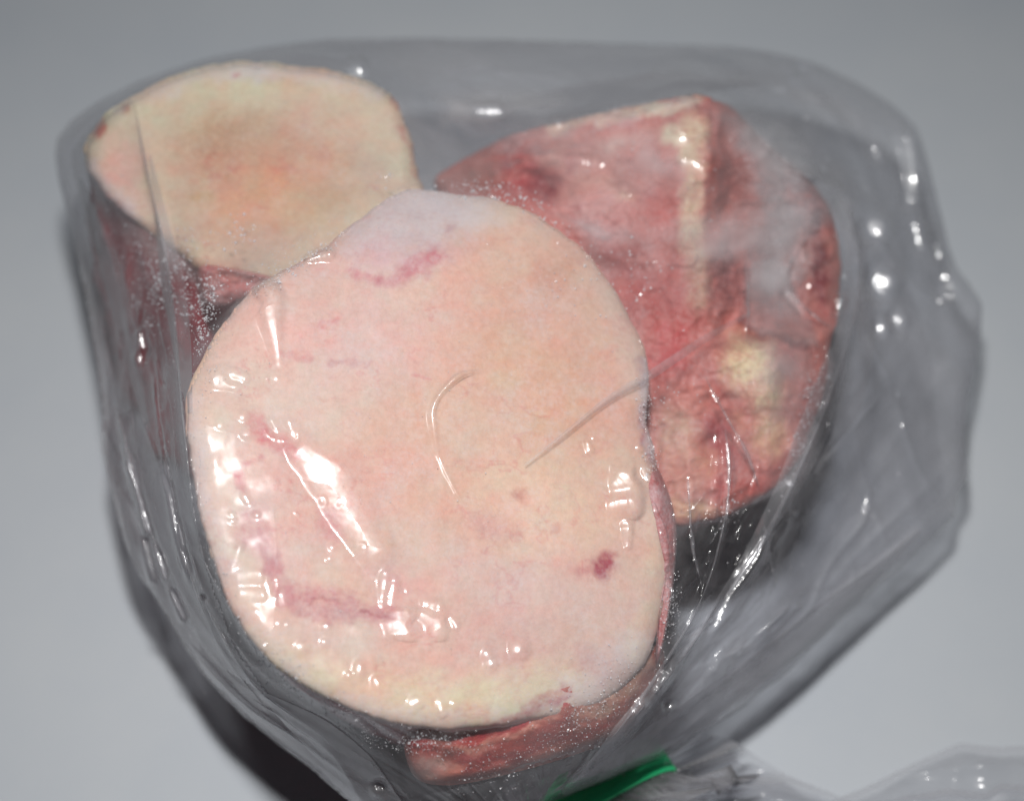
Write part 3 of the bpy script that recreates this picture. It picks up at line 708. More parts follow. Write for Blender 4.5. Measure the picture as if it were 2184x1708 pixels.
CRE = [
    # long fold up the left
    ([(284, 205), (300, 290), (322, 400), (340, 480), (362, 600), (376, 720), (392, 900), (408, 1060), (440, 1220)], 0.16, 9, True),
    ([(150, 330), (210, 470), (250, 600), (285, 760), (330, 960)], 0.10, 8, True),
    ([(210, 640), (260, 920), (300, 1080), (330, 1240)], 0.12, 8, True),
    ([(330, 740), (345, 900), (370, 1060), (400, 1200), (470, 1380), (560, 1500)], 0.13, 7, True),
    ([(265, 940), (300, 1070), (350, 1220), (395, 1330)], 0.08, 6, True),
    ([(400, 1150), (430, 1260), (500, 1400), (565, 1480), (720, 1590)], 0.12, 7, True),
    ([(395, 1370), (520, 1500), (640, 1580), (800, 1700)], 0.12, 8, True),
    ([(540, 1490), (700, 1600), (760, 1690), (800, 1760)], 0.10, 8, True),
    # the big fold from the neck up the right side
    ([(1190, 1700), (1300, 1590), (1420, 1450), (1520, 1310), (1610, 1180), (1680, 1050), (1740, 920), (1785, 800), (1818, 690), (1832, 580), (1822, 480), (1780, 400)], 0.20, 11, True),
    ([(1180, 1690), (1290, 1590), (1400, 1440), (1490, 1290), (1540, 1140), (1560, 1000)], 0.10, 7, True),
    ([(1210, 1660), (1400, 1560), (1560, 1440), (1750, 1290), (1900, 1180), (2040, 1060)], 0.10, 8, True),
    ([(1590, 560), (1596, 640), (1592, 720)], 0.05, 4, True),
    ([(1670, 610), (1720, 660), (1770, 700)], 0.07, 5, True), ([(1730, 490), (1700, 540), (1670, 590)], 0.05, 5, True),
    ([(1500, 800), (1540, 870), (1590, 960), (1620, 1040)], 0.06, 5, True),
    ([(1546, 915), (1554, 970), (1554, 1040), (1548, 1125)], 0.07, 4, True),
    ([(1468, 1020), (1472, 1110), (1480, 1180), (1500, 1260)], 0.05, 4, True),
    ([(1630, 1120), (1645, 1200), (1655, 1265)], 0.08, 7, True), ([(1780, 830), (1720, 900), (1660, 1040)], 0.06, 5, True),
    # crease from the right across the front slice
    ([(1600, 668), (1500, 725), (1390, 798), (1300, 850), (1210, 920), (1110, 1000)], 0.07, 11, True),
    # fine loop on the front slice
    ([(1050, 796), (1000, 797), (955, 818), (928, 860), (922, 910), (935, 970), (960, 1040), (1015, 1110)], 0.008, 6, False, (0.5, 0.5)),
    ([(640, 960), (700, 1050), (780, 1170), (830, 1290)], 0.02, 6, True),
    ([(550, 890), (575, 930), (615, 940)], 0.025, 5, True),
    ([(700, 540), (620, 575), (570, 600)], 0.04, 5, True), ([(980, 560), (1070, 515), (1180, 520)], 0.02, 5, True), ([(1010, 550), (1100, 505)], 0.02, 4, True),
    # far side
    ([(760, 230), (900, 215), (1060, 240)], 0.06, 14, False), ([(1900, 250), (1935, 300), (1945, 400), (1965, 520)], 0.10, 10, True),
    ([(1650, 120), (1760, 230), (1830, 330), (1880, 480)], 0.08, 14, False), ([(1560, 700), (1660, 660), (1800, 640), (1980, 660)], 0.07, 12, False),
    ([(1850, 480), (1960, 620), (2080, 660)], 0.12, 12, True), ([(1840, 700), (1900, 820), (1960, 1000), (2030, 1090)], 0.1, 12, True),
    ([(1820, 900), (1850, 1040), (1900, 1180)], 0.08, 12, True),
    ([(1180, 455), (1350, 470), (1500, 480), (1640, 470), (1790, 440)], 0.06, 10, True),
]
rc_ = np.random.RandomState(21)
EXTRA = []
for k in range(26):                     # from the neck up the right side
    ex, ey = OB[int(rc_.uniform(70, 420)) % NB, :2]; f0_, f1_ = rc_.uniform(0.15, 0.5), rc_.uniform(0.6, 0.97)
    a_ = np.array([1190 + rc_.uniform(0, 160), 1690 - rc_.uniform(0, 90)]); e_ = np.array([rc_.uniform(1480, 2060), rc_.uniform(560, 1330)])
    bow = rc_.normal(0, 45); nv_ = np.array([-(e_ - a_)[1], (e_ - a_)[0]]); nv_ /= np.linalg.norm(nv_)
    EXTRA.append([tuple(a_ + (e_ - a_) * u + nv_ * (bow * math.sin(math.pi * u) + 60 * u * (1 - u)) + rc_.normal(0, 7, 2)) for u in np.linspace(f0_, f1_, 7)])
for k in range(16):                     # down the left side
    x0_ = rc_.uniform(0.05, 0.95); ya, yb = sorted(rc_.uniform(420, 1560, 2))
    if yb - ya < 150: yb = ya + 220
    pl = np.array([(140, 300), (175, 590), (220, 880), (250, 1080), (330, 1260), (430, 1420), (560, 1540), (740, 1690)], float); pr_ = np.array([(300, 300), (345, 590), (390, 880), (420, 1080), (490, 1280), (600, 1430), (740, 1540), (880, 1640)], float)
    yy = np.linspace(ya, yb, 7)
    xl = np.interp(yy, pl[:, 1], pl[:, 0]); xr = np.interp(yy, pr_[:, 1], pr_[:, 0])
    EXTRA.append([(xl[i] + (xr[i] - xl[i]) * x0_ + rc_.normal(0, 4), yy[i]) for i in range(7)])
for k in range(14):                     # short ones across the far side
    cx_, cy0 = rc_.uniform(950, 1950), rc_.uniform(110, 420); an0 = rc_.normal(0.2, 0.5); ln0 = rc_.uniform(60, 200)
    EXTRA.append([(cx_ + ln0 * u * math.cos(an0) + rc_.normal(0, 4), cy0 + ln0 * u * math.sin(an0) + 20 * u * u) for u in np.linspace(-1, 1, 5)])
FINE = []
for k in range(150):
    b = EXTRA[k % len(EXTRA)]; b = np.array(b, float); m0 = b.mean(0); a0 = rc_.normal(0, 0.22)
    R2 = np.array([[math.cos(a0), -math.sin(a0)], [math.sin(a0), math.cos(a0)]])
    FINE.append(((b - m0) * rc_.uniform(0.25, 0.7)) @ R2.T + m0 + rc_.normal(0, 34, 2))
for c in CRE: ridge(*c)
for c in FINE: ridge(c, rc_.uniform(0.018, 0.055), rc_.uniform(2.6, 5.0), True, (0.25, 0.25), 0, True)
for c in EXTRA:
    ridge(c, rc_.uniform(0.03, 0.10), rc_.uniform(6, 12), rc_.rand() < 0.75, (0.3, 0.3), 0, True)
# places where the stretched film turns flat towards the lamp: tents and dents of the film
def facet(pts, wid, maxdev=0.12, tilt=0.0):
    p = np.array(pts, float)
    if len(p) == 1: p = np.vstack([p, p + [[1.0, 0.0]]])
    p = smooth_open(p, 90) if len(p) > 2 else resample(p, 30)
    m_ = len(p)
    W = 1.6 * (max(wid) + 1)
    i0, i1 = np.searchsorted(gv, [p[:, 1].min() - 3 * W, p[:, 1].max() + 3 * W]); j0, j1 = np.searchsorted(gu, [p[:, 0].min() - 3 * W, p[:, 0].max() + 3 * W])
    gx, gy = GU[i0:i1, j0:j1], GV[i0:i1, j0:j1]
    fx = np.clip((p[:, 0] - U0) / CELL, 0, GU.shape[1] - 1.01); fy = np.clip((p[:, 1] - V0) / CELL, 0, GU.shape[0] - 1.01)
    ix, iy = fx.astype(int), fy.astype(int); fx -= ix; fy -= iy
    dz = (D[iy, ix] * (1 - fx) + D[iy, ix + 1] * fx) * (1 - fy) + (D[iy + 1, ix] * (1 - fx) + D[iy + 1, ix + 1] * fx) * fy
    if m_ > 40: dz = np.convolve(np.convolve(np.pad(dz, 24, mode='edge'), np.ones(25) / 25, 'valid'), np.ones(25) / 25, 'valid')
    P = at(p[:, 0], p[:, 1], dz)
    a = CAMP - P; a /= np.linalg.norm(a, axis=1)[:, None]; b = fpos - P; b /= np.linalg.norm(b, axis=1)[:, None]
    n = a + b; n /= np.linalg.norm(n, axis=1)[:, None]
    n = n + tilt * RGT
    dd, t, sg = poly_dist(gx, gy, p)
    tk = np.linspace(0, 1, m_); length = np.hypot(*np.diff(p, axis=0).T).sum()
    # follow the slope the plane wants along the line, but do not leave the film by much
    rp = FWD + ((p[:, 0] - 1092.0) * SX)[:, None] * RGT + ((854.0 - p[:, 1]) * SX)[:, None] * UPV
    d0 = ((P - CAMP) @ FWD); di = d0.copy()
    for k in range(1, m_):
        nm = 0.5 * (n[k] + n[k - 1]); Q = CAMP + rp[k - 1] * di[k - 1]
        di[k] = ((Q - CAMP) @ nm) / (rp[k] @ nm)
    dv = di - d0; dv -= dv.mean(); cap = maxdev
    mxv = np.abs(dv).max()
    if mxv > cap: dv *= cap / mxv
    ks = np.ones(9) / 9; sm = np.convolve(np.pad(d0, 4, mode='edge'), ks, 'valid')
    P = CAMP + rp * (sm + dv)[:, None]
    ray = FWD + ((gx - 1092.0) * SX)[..., None] * RGT + ((854.0 - gy) * SX)[..., None] * UPV
    nn = np.stack([np.interp(t, tk, n[:, k]) for k in range(3)], -1); pp = np.stack([np.interp(t, tk, P[:, k]) for k in range(3)], -1)
    dp = ((pp - CAMP) * nn).sum(-1) / (ray * nn).sum(-1)
    wd = np.interp(t, np.linspace(0, 1, len(wid)), wid) + 1.0
    dp = dp + np.interp(wd, [9, 26], [0.055, 0.018]) * dd * dd / wd * (40 * SX)
    wd = wd * (1 + 0.5 * fbm(t * length / 60.0 + p[0, 0], t * 0, 63, 2))
    ed = dd / wd + 0.5 * fbm(gx / 26.0, gy / 26.0, 61, 2)
    mk = sstep(3.4, 1.1, ed)
    if len(pts) > 2: mk = mk * (sstep(-0.02, 0.14, t) * sstep(1.02, 0.86, t))
    core = mk > 0.8
    ob_ = OBS[i0:i1, j0:j1] - 0.004
    lift = min(0.16, max(0.0, float((dp - ob_)[core].max()))) if core.any() else 0
    dp = dp - lift + 0.0035 * fbm(gx / 30.0, gy / 22.0, 62, 3) + 0.0016 * fbm(gx / 11.0, gy / 9.0, 64, 2)
    D[i0:i1, j0:j1] = D[i0:i1, j0:j1] * (1 - mk) + dp * mk
GL = [
    ([(540, 640), (572, 628), (578, 668), (588, 740), (594, 800)], [5, 13, 9, 6, 3]), ([(700, 546), (660, 556)], [6, 4]),
    ([(470, 812), (500, 816)], [13, 11]), ([(500, 800), (520, 806)], [5, 5]), ([(586, 804)], [5]), ([(628, 919)], [6]), ([(470, 905)], [6]), ([(515, 888)], [6]), ([(524, 925)], [7]),
    ([(600, 930), (662, 979), (708, 1025), (731, 1071), (764, 1127), (796, 1172), (826, 1226)], [7, 17, 27, 26, 21, 17, 10]),
    ([(515, 1152), (500, 1200), (490, 1236)], [3, 5, 4]),
    ([(496, 1236), (530, 1232), (566, 1226)], [9, 12, 7]), ([(500, 1264), (540, 1270), (570, 1264)], [6, 9, 5]), ([(585, 1240), (588, 1262)], [6, 6]),
    ([(850, 1290), (852, 1330), (848, 1366)], [12, 25, 14]), ([(890, 1300), (925, 1330), (930, 1370)], [10, 15, 8]), ([(905, 1285), (930, 1292)], [5, 7]), ([(952, 1312), (968, 1328), (976, 1346)], [3, 6, 3]),
    ([(838, 1240), (832, 1280)], [6, 5]), ([(820, 1225), (812, 1290)], [5, 4]),
    ([(640, 1381)], [8]), ([(694, 1339)], [6]), ([(764, 1422), (762, 1432)], [5, 6]), ([(798, 1450), (802, 1460)], [4, 7]), ([(880, 1498), (890, 1494)], [7, 6]), ([(938, 1500), (942, 1514)], [6, 5]), ([(1102, 1379)], [9]),
    ([(1042, 1415)], [7]), ([(1034, 1396)], [6]), ([(542, 1303)], [6]), ([(604, 1270), (608, 1288)], [5, 4]), ([(596, 1327)], [4]), ([(612, 1330)], [3]), ([(690, 1370)], [4]), ([(740, 1440)], [4]), ([(560, 1376)], [4]), ([(966, 1500)], [4]),
    ([(545, 1100)], [4]), ([(493, 1110)], [5]), ([(520, 1060), (528, 1072)], [5, 4]), ([(492, 1098)], [3]), ([(706, 1168)], [4]), ([(772, 1166)], [3]), ([(700, 1190)], [4]),
    ([(1331, 1029), (1322, 1036)], [16, 12]), ([(1310, 1080), (1342, 1076)], [11, 12]), ([(1376, 1006), (1384, 1020)], [9, 6]), ([(1335, 1120), (1336, 1160)], [8, 5]), ([(1252, 944), (1254, 958)], [4, 5]), ([(1360, 955)], [4]), ([(1262, 934)], [3]),
    ([(1028, 791), (983, 799), (942, 836), (923, 873), (923, 906), (933, 963), (944, 995), (970, 1045), (1007, 1102)], [0.6, 1.2, 1.6, 2.2, 2, 2, 1.6, 1, 0.6]),
    ([(615, 900), (632, 934)], [4, 3]), ([(578, 896), (590, 918)], [3, 3]),
    # over the dark film
    ([(1640, 1105), (1626, 1150), (1606, 1192), (1560, 1262), (1500, 1360)], [4, 7, 6, 4, 3]), ([(1545, 918), (1550, 960), (1553, 1010), (1550, 1070), (1547, 1122)], [5, 4, 5, 4, 5]), ([(1469, 1022), (1472, 1060)], [4, 3]),
    ([(1930, 270), (1936, 330), (1940, 380), (1944, 420), (1950, 455)], [7, 11, 10, 10, 10]), ([(1954, 483), (1962, 524)], [7, 6]), ([(1982, 430), (1990, 470)], [6, 6]), ([(2003, 524), (2006, 545)], [8, 7]),
    ([(1867, 487)], [17]), ([(1883, 604)], [14]), ([(2018, 600), (2024, 620)], [10, 10]), ([(1915, 683)], [9]), ([(1867, 322), (1874, 336)], [7, 6]), ([(1673, 616), (1700, 650), (1724, 680)], [5, 4, 3]),
    ([(1024, 238), (1060, 238)], [5, 6]), ([(760, 152)], [9]), ([(1190, 265)], [6]), ([(806, 1680)], [8]), ([(1362, 1500)], [7]), ([(1352, 1515)], [4]), ([(1430, 1505)], [6]), ([(152, 545), (158, 590)], [5, 5]),
    ([(300, 715), (306, 745)], [4, 5]), ([(298, 765)], [7]), ([(1725, 610)], [4]), ([(1800, 590)], [4]), ([(1790, 640), (1786, 664)], [4, 3]), ([(1880, 700)], [7]), ([(1655, 120)], [7]), ([(1715, 140)], [7]),
]
# stroke glints that follow the left hand folds
for q in ([(262, 946), (272, 980), (303, 1080), (318, 1130), (336, 1182), (358, 1240)], [(306, 1136), (316, 1190), (328, 1250)], [(347, 970), (358, 1034), (372, 1108), (386, 1168), (409, 1250)], [(340, 1180), (352, 1230)], [(395, 1330), (380, 1290), (362, 1250)]):
    GL.append((q, [2.5, 3.5, 3, 3.5, 2.5]))
for q in GL: facet(q[0], q[1], 0.12 if 430 < q[0][0][0] < 1400 and 500 < q[0][0][1] < 1520 else 1.0)
rg = np.random.RandomState(8)
for b in FINE[:110:3] + EXTRA[::4]:     # thin broken streaks along the small folds
    b = np.array(b); i_ = rg.randint(0, len(b) - 2); seg = b[i_:i_ + 3]
    if len(seg) == 3 and ((seg[:, 0] < 420) | (seg[:, 0] > 1430)).all() and (seg[:, 0] > 170).all() and (seg[:, 0] < 2000).all() and (seg[:, 1] > 120).all() and (seg[:, 1] < 1640).all():
        facet([tuple(q_) for q_ in seg], [0.3, 0.9, 1.3, 0.8, 0.3], 0.2, rg.normal(0, 0.03))
rs = np.random.RandomState(5)
for k in range(6):
    bx, by = rs.normal(660, 150), rs.normal(1140, 210)
    facet([(bx, by), (bx + rs.uniform(-6, 6), by + rs.uniform(-6, 6))], [rs.uniform(1.2, 3.0)])
for k in range(9):
    facet([(rs.uniform(1750, 2040), rs.uniform(130, 1250))], [rs.uniform(0.8, 2.5)], 0.3, rs.normal(0, 0.05))
# never into the solids; the rim of the film rolls over to its underside
soft = OBS - 0.003
D = np.minimum(D, soft)
RR = 26.0
tt = np.clip(1 + SD / RR, 0, 1)
D = D + 0.45 * (1 - np.sqrt(np.clip(1 - tt ** 2, 0, 1)))

def depth_film(px, py):
    fx = np.clip((np.asarray(px, float) - U0) / CELL, 0, GU.shape[1] - 1.001); fy = np.clip((np.asarray(py, float) - V0) / CELL, 0, GU.shape[0] - 1.001)
    x0 = fx.astype(int); y0 = fy.astype(int); fx = fx - x0; fy = fy - y0
    return (D[y0, x0] * (1 - fx) + D[y0, x0 + 1] * fx) * (1 - fy) + (D[y0 + 1, x0] * (1 - fx) + D[y0 + 1, x0 + 1] * fx) * fy

PX, PY, PD = GU.copy(), GV.copy(), D.copy()
snap = SD > -CELL * 0.55
edge_d = (depth_at_height(OB[:, 1], OB[:, 2]) + 0.45)
PX[snap] = OB[NI[snap], 0]; PY[snap] = OB[NI[snap], 1]; PD[snap] = edge_d[NI[snap]]
keepv = SD < CELL * 0.75
nr_, nc_ = GU.shape
F = grid_faces(nr_, nc_)
F = F[keepv.ravel()[F].all(1)]
used = np.unique(F); mp = np.full(GU.size, -1); mp[used] = np.arange(len(used))
V = at(PX, PY, PD).reshape(-1, 3)[used]
F = mp[F][:, ::-1]
film = mesh_obj('film', V, F, M_film, bag)
# underside: from the edge in and down onto the table
rimw = at(OB[:, 0], OB[:, 1], edge_d)
bc = np.array([rimw[:, 0].mean(), rimw[:, 1].mean() - 0.3])
K = 34
rows = []
an = np.linspace(0, 2 * math.pi, NB, endpoint=False)
for k in range(K):
    t = k / 14.0
    if t <= 1:
        sh = 1 - 0.20 * sstep(0, 1, t) ; z = rimw[:, 2] * (1 - t) ** 1.4 + 0.03
        wr = 0.25 * fbm(np.cos(an) * 14 + 40, np.sin(an) * 14 + 40 + t, 44, 3) * math.sin(min(t, 1) * math.pi)
    else:
        g = (k - 14) / (K - 15); sh = 0.80 * (1 - g) + 0.005; z = np.full(NB, 0.03); wr = np.zeros(NB)
    q = np.empty((NB, 3)); q[:, :2] = bc + (rimw[:, :2] - bc) * sh; q[:, 2] = z
    q[:, :2] += (rimw[:, :2] - bc) / np.linalg.norm(rimw[:, :2] - bc, axis=1)[:, None] * wr[:, None]
    rows.append(q)
F = grid_faces(K, NB, True)
mesh_obj('underside', np.vstack(rows), F, M_back, bag)

# folded-over strips of film
def flap(pts, wid, offset, n=90, m=7, mat=None, lift=0.06, name='fold'):
    """pts along the fold, wid: half widths px at even steps, offset towards the viewer (cm)"""
    p = smooth_open(pts, n); tg = np.gradient(p, axis=0); tg /= np.linalg.norm(tg, axis=1)[:, None]
    nn = np.stack([-tg[:, 1], tg[:, 0]], 1)
    wd = np.interp(np.linspace(0, 1, n), np.linspace(0, 1, len(wid)), wid)
    s = np.linspace(-1, 1, m)
    P = p[:, None] + nn[:, None] * (wd[:, None] * s[None])[..., None]
    dpt = depth_film(P[..., 0], P[..., 1]) - offset - lift * (1 - s[None] ** 2) * np.sin(np.linspace(0, math.pi, n))[:, None] \
        - 0.03 * fbm(P[..., 0] / 40, P[..., 1] / 40, 51, 2)
    V = at(P[..., 0], P[..., 1], dpt).reshape(-1, 3)
    return mesh_obj(name, V, grid_faces(n, m)[:, ::-1], mat or M_fold, bag)
flap([(320, 330), (345, 470), (368, 600), (388, 740), (405, 880)], [3, 14, 26, 20, 6], 0.03)
flap([(168, 380), (232, 560), (272, 720), (312, 900)], [4, 24, 22, 5], 0.03)
flap([(250, 900), (290, 1050), (340, 1200), (410, 1340)], [4, 14, 14, 4], 0.03)
flap([(560, 1480), (680, 1560), (760, 1640), (830, 1740)], [6, 26, 40, 40], 0.04)
flap([(1800, 640), (1790, 760), (1740, 900), (1690, 1020), (1600, 1180), (1500, 1330)], [10, 30, 34, 22, 10, 4], 0.04)
flap([(1840, 520), (1846, 700), (1800, 900), (1740, 1010)], [6, 22, 26, 4], 0.04)
flap([(1812, 420), (1818, 540), (1806, 680), (1768, 810)], [6, 16, 17, 8], 0.06)
def veil(outline, off, mat, cell=4.0, softw=0, name='fold'):
    o = soften(np.array(outline, float), 200)
    X, Y = np.meshgrid(np.arange(o[:, 0].min() - cell, o[:, 0].max() + cell, cell), np.arange(o[:, 1].min() - cell, o[:, 1].max() + cell, cell))
    S, I = sdf_poly(X, Y, o); sn = S > -cell * 0.55
    X2 = np.where(sn, o[I, 0], X); Y2 = np.where(sn, o[I, 1], Y)
    d = depth_film(X2, Y2) - off - 0.06 * sstep(0, 30, -S) - 0.05 * fbm(X2 / 50., Y2 / 50., 53, 3)
    F = grid_faces(*X.shape); F = F[(S < cell * 0.75).ravel()[F].all(1)]
    us = np.unique(F); mp = np.full(X.size, -1); mp[us] = np.arange(len(us))
    cl = None
    if softw:
        f_ = sstep(0, softw, -S) * np.clip(0.75 + 1.6 * fbm(X2 / 90., Y2 / 60., 54, 4), 0.1, 1.3)
        cl = np.repeat(f_.reshape(-1, 1)[us], 3, 1)
    return mesh_obj(name, at(X2, Y2, d).reshape(-1, 3)[us], mp[F][:, ::-1], mat, bag, cl)
veil([(1594, 548), (1580, 626), (1588, 708), (1646, 734), (1715, 747), (1762, 750), (1734, 664), (1698, 616), (1694, 562), (1650, 540)], 0.04, M_veil, 4.0, 22, 'frosted_film')
veil([(1150, 440), (1330, 456), (1500, 440), (1640, 430), (1800, 400), (1810, 470), (1640, 570), (1420, 590), (1260, 540)], 0.05, M_veil, 5.0, 55, 'frosted_film')
veil([(1480, 230), (1600, 200), (1740, 240), (1840, 380), (1850, 560), (1800, 560), (1740, 440), (1700, 560), (1690, 660), (1600, 680), (1570, 560), (1620, 440), (1560, 330)], 0.06, M_veil, 5.0, 60, 'frosted_film')
veil([(1080, 250), (1300, 200), (1500, 190), (1520, 420), (1400, 470), (1200, 430), (1090, 360)], 0.05, M_veil, 6.0, 140, 'frosted_film')
veil([(900, 190), (1050, 165), (1260, 190), (1240, 250), (1080, 280), (930, 290)], 0.04, M_veil, 6.0, 60, 'frosted_film')
veil([(1480, 130), (1640, 135), (1800, 190), (1900, 290), (1860, 330), (1720, 240), (1560, 190)], 0.04, M_veil, 6.0, 50, 'frosted_film')
veil([(1560, 640), (1760, 700), (1780, 860), (1700, 960), (1600, 860)], 0.05, M_veil, 6.0, 90, 'frosted_film')
veil([(1820, 470), (1842, 600), (1836, 700), (1792, 860), (1732, 960), (1662, 1080), (1604, 1190), (1504, 1340), (1400, 1462), (1290, 1590), (1192, 1692), (1330, 1640), (1420, 1578), (1540, 1475), (1700, 1340), (1820, 1238), (1960, 1112), (2020, 1040), (2000, 900), (1985, 740), (1930, 580), (1870, 450)], 0.05, M_layer, 5.0)
veil([(284, 205), (300, 290), (322, 400), (342, 480), (364, 600), (378, 720), (394, 900), (410, 1060), (444, 1220), (500, 1380), (580, 1490), (450, 1410), (345, 1250), (275, 1060), (245, 880), (222, 700), (175, 480), (145, 330), (205, 250)], 0.05, M_layer, 4.0)
veil([(395, 1360), (520, 1492), (640, 1575), (800, 1690), (830, 1770), (720, 1690), (560, 1556), (440, 1440)], 0.05, M_layer, 4.0)
veil([(540, 1470), (700, 1565), (800, 1630), (880, 1740), (930, 1800), (820, 1800), (745, 1690), (640, 1580)], 0.08, M_layer, 4.0)
veil([(1396, 1388), (1474, 1300), (1560, 1230), (1636, 1110), (1655, 1266), (1600, 1290), (1500, 1400), (1400, 1520), (1290, 1620), (1190, 1694), (1260, 1600), (1340, 1480)], 0.08, M_layer, 4.0)
flap([(1600, 668), (1500, 725), (1390, 798), (1300, 850), (1210, 920), (1120, 992)], [4, 8, 10, 7, 4, 2], 0.10, lift=0.02)
veil([(960, 250), (1180, 190), (1420, 150), (1640, 180), (1500, 200), (1300, 230), (1120, 270), (1000, 300)], 0.04, M_film)
flap([(1200, 1690), (1380, 1590), (1540, 1480), (1740, 1330), (1960, 1130)], [8, 34, 30, 30, 6], 0.04)
flap([(1230, 1670), (1330, 1560), (1440, 1420), (1500, 1330)], [6, 22, 20, 4], 0.05)

# pinched creases: thin tucks of film standing up along the fold lines
def tuck(pts, r, n=110):
    p = smooth_open(pts, n); m = 8
    tg = np.gradient(p, axis=0); tg /= np.linalg.norm(tg, axis=1)[:, None]
    nn = np.stack([-tg[:, 1], tg[:, 0]], 1)
    t = np.linspace(0, 1, n)
    sd = int(abs(p[0, 0] * 3 + p[-1, 1])) % 97
    rr = r * np.sin(math.pi * np.clip(t * 0.96 + 0.02, 0, 1)) ** 0.6 * (0.35 + 1.3 * vn(t * 9 + sd, t * 0 + sd, 41))
    p = p + nn * (5.0 * (fbm(t * 6 + sd, t * 0 + 3, 42, 3)))[:, None]
    a = np.linspace(0, 2 * math.pi, m, endpoint=False)
    X = p[:, 0, None] + nn[:, 0, None] * np.cos(a)[None] * rr[:, None]
    Yp = p[:, 1, None] + nn[:, 1, None] * np.cos(a)[None] * rr[:, None]
    d = depth_film(p[:, 0], p[:, 1])[:, None] - 0.004 - np.sin(a)[None] * (rr * 40 * SX * 1.3)[:, None]
    return mesh_obj('crease', at(X, Yp, d).reshape(-1, 3), grid_faces(n, m, True), M_fold, bag)
for c, r_ in [(0, 2.6), (1, 1.8), (2, 2.4), (3, 2.8), (4, 2.2), (5, 2.6), (6, 2.2), (7, 2.0), (8, 3.6), (9, 2.0), (10, 2.0), (11, 1.6), (12, 2.6), (13, 2.0), (14, 2.4), (15, 3.2), (16, 2.6), (17, 2.0)]:
    tuck(CRE[c][0], r_ * (1.35 if c < 8 else 1.15))

for k, c in enumerate(EXTRA[26:42]):
    if k % 3 == 0: tuck(c, 1.0 + 0.6 * rc_.rand())

# frost and beads of ice on the inside of the film
OCT = np.array([[1, 0, 0], [-1, 0, 0], [0, 1, 0], [0, -1, 0], [0, 0, 1], [0, 0, -1]], float)
OF = np.array([[0, 2, 4], [2, 1, 4], [1, 3, 4], [3, 0, 4], [2, 0, 5], [1, 2, 5], [3, 1, 5], [0, 3, 5]])
CL = [  # x, y, rx, ry, angle, count, size px
    (300, 540, 60, 40, 40, 130, 3.8), (330, 620, 45, 80, 10, 260, 3.8), (345, 600, 18, 40, 10, 120, 4.4), (440, 650, 22, 60, 0, 220, 3.4), (500, 495, 45, 30, 0, 70, 4.4), (395, 600, 24, 90, 0, 160, 3.4), (430, 720, 14, 40, 0, 120, 3.0), (460, 600, 30, 30, 0, 60, 3.6), (370, 760, 14, 90, 0, 60, 2.6),
    (230, 430, 30, 50, 30, 70, 2.6), (640, 520, 120, 26, -25, 260, 1.8), (560, 610, 80, 24, -35, 200, 2.0), (830, 375, 26, 10, 0, 20, 3.0),
    (1030, 400, 70, 16, 5, 90, 4.6), (1120, 430, 60, 16, 10, 50, 4.6), (640, 560, 90, 14, -28, 260, 2.6), (960, 420, 110, 14, 4, 260, 2.2), (1170, 470, 60, 20, 30, 50, 3.4), (1260, 540, 60, 60, 0, 40, 4.2), (1340, 620, 60, 60, 0, 40, 4.0), (1220, 610, 60, 60, 0, 40, 3.0), (1380, 560, 50, 40, 0, 20, 4.0),
    (1730, 840, 22, 56, 14, 240, 3.0), (1700, 950, 18, 70, 16, 80, 3.2), (1675, 1025, 14, 20, 0, 40, 3.6), (1430, 1300, 18, 60, 5, 200, 2.2), (1560, 1090, 26, 30, 0, 40, 3.0), (1380, 870, 20, 60, -5, 120, 2.6),
    (1390, 985, 18, 30, 0, 90, 2.6), (600, 1430, 70, 34, 35, 420, 2.2), (720, 1520, 110, 26, 28, 360, 2.2), (900, 1580, 120, 24, 5, 420, 2.2), (1250, 1520, 110, 50, -20, 520, 2.0), (1120, 1610, 140, 40, -15, 240, 2.0), (1340, 1440, 60, 60, 0, 260, 2.0),
    (1050, 1670, 180, 40, -12, 180, 2.0), (1000, 760, 300, 260, 0, 160, 1.7), (1150, 620, 130, 80, 0, 90, 2.2), (900, 1100, 380, 320, 0, 160, 1.5), (450, 800, 30, 60, 20, 120, 2.0), (420, 960, 22, 120, -8, 160, 1.9), (470, 1250, 24, 90, -20, 160, 2.0),
    (1300, 330, 60, 40, 0, 16, 4.5), (1560, 380, 120, 90, 0, 26, 4.0), (1850, 560, 70, 160, 0, 36, 4.5), (1720, 260, 80, 50, 30, 24, 4.5), (1950, 700, 70, 200, 0, 24, 4.5), (1440, 850, 60, 40, 0, 30, 3.6),
    (350, 700, 120, 140, 10, 160, 2.2), (340, 1000, 60, 200, -10, 120, 2.2), (480, 1400, 60, 60, 30, 80, 2.2), (1750, 1150, 160, 120, 0, 60, 2.6), (1400, 1650, 80, 40, 0, 20, 2.4),
]
vs = []; fs = []; nv = 0
for (cx, cy_, rx, ry, an_, cnt, sz) in CL:
    a = math.radians(an_); ca_, sa_ = math.cos(a), math.sin(a)
    g = rs.normal(0, 0.6, (cnt, 2)); g2x = g[:, 0] * rx; g2y = g[:, 1] * ry
    x = cx + g2x * ca_ - g2y * sa_; y = cy_ + g2x * sa_ + g2y * ca_
    inn_ = (x > U0) & (x < U1) & (y > V0) & (y < V1)
    x = x[inn_]; y = y[inn_]
    d = depth_film(x, y)
    P = at(x, y, d - 0.004)
    rr = sz * 0.5 * np.exp(rs.normal(-0.15, 0.5, len(x))) * 40 * SX
    for q, r in zip(P, rr):
        M = np.linalg.qr(rs.normal(size=(3, 3)))[0]
        vs.append(q + (OCT * rs.uniform(0.6, 1.25, (6, 1)) * r) @ M.T); fs.append(OF + nv); nv += 6
fro = mesh_obj('frost', np.vstack(vs), np.vstack(fs), M_frost, bag, smooth=False)
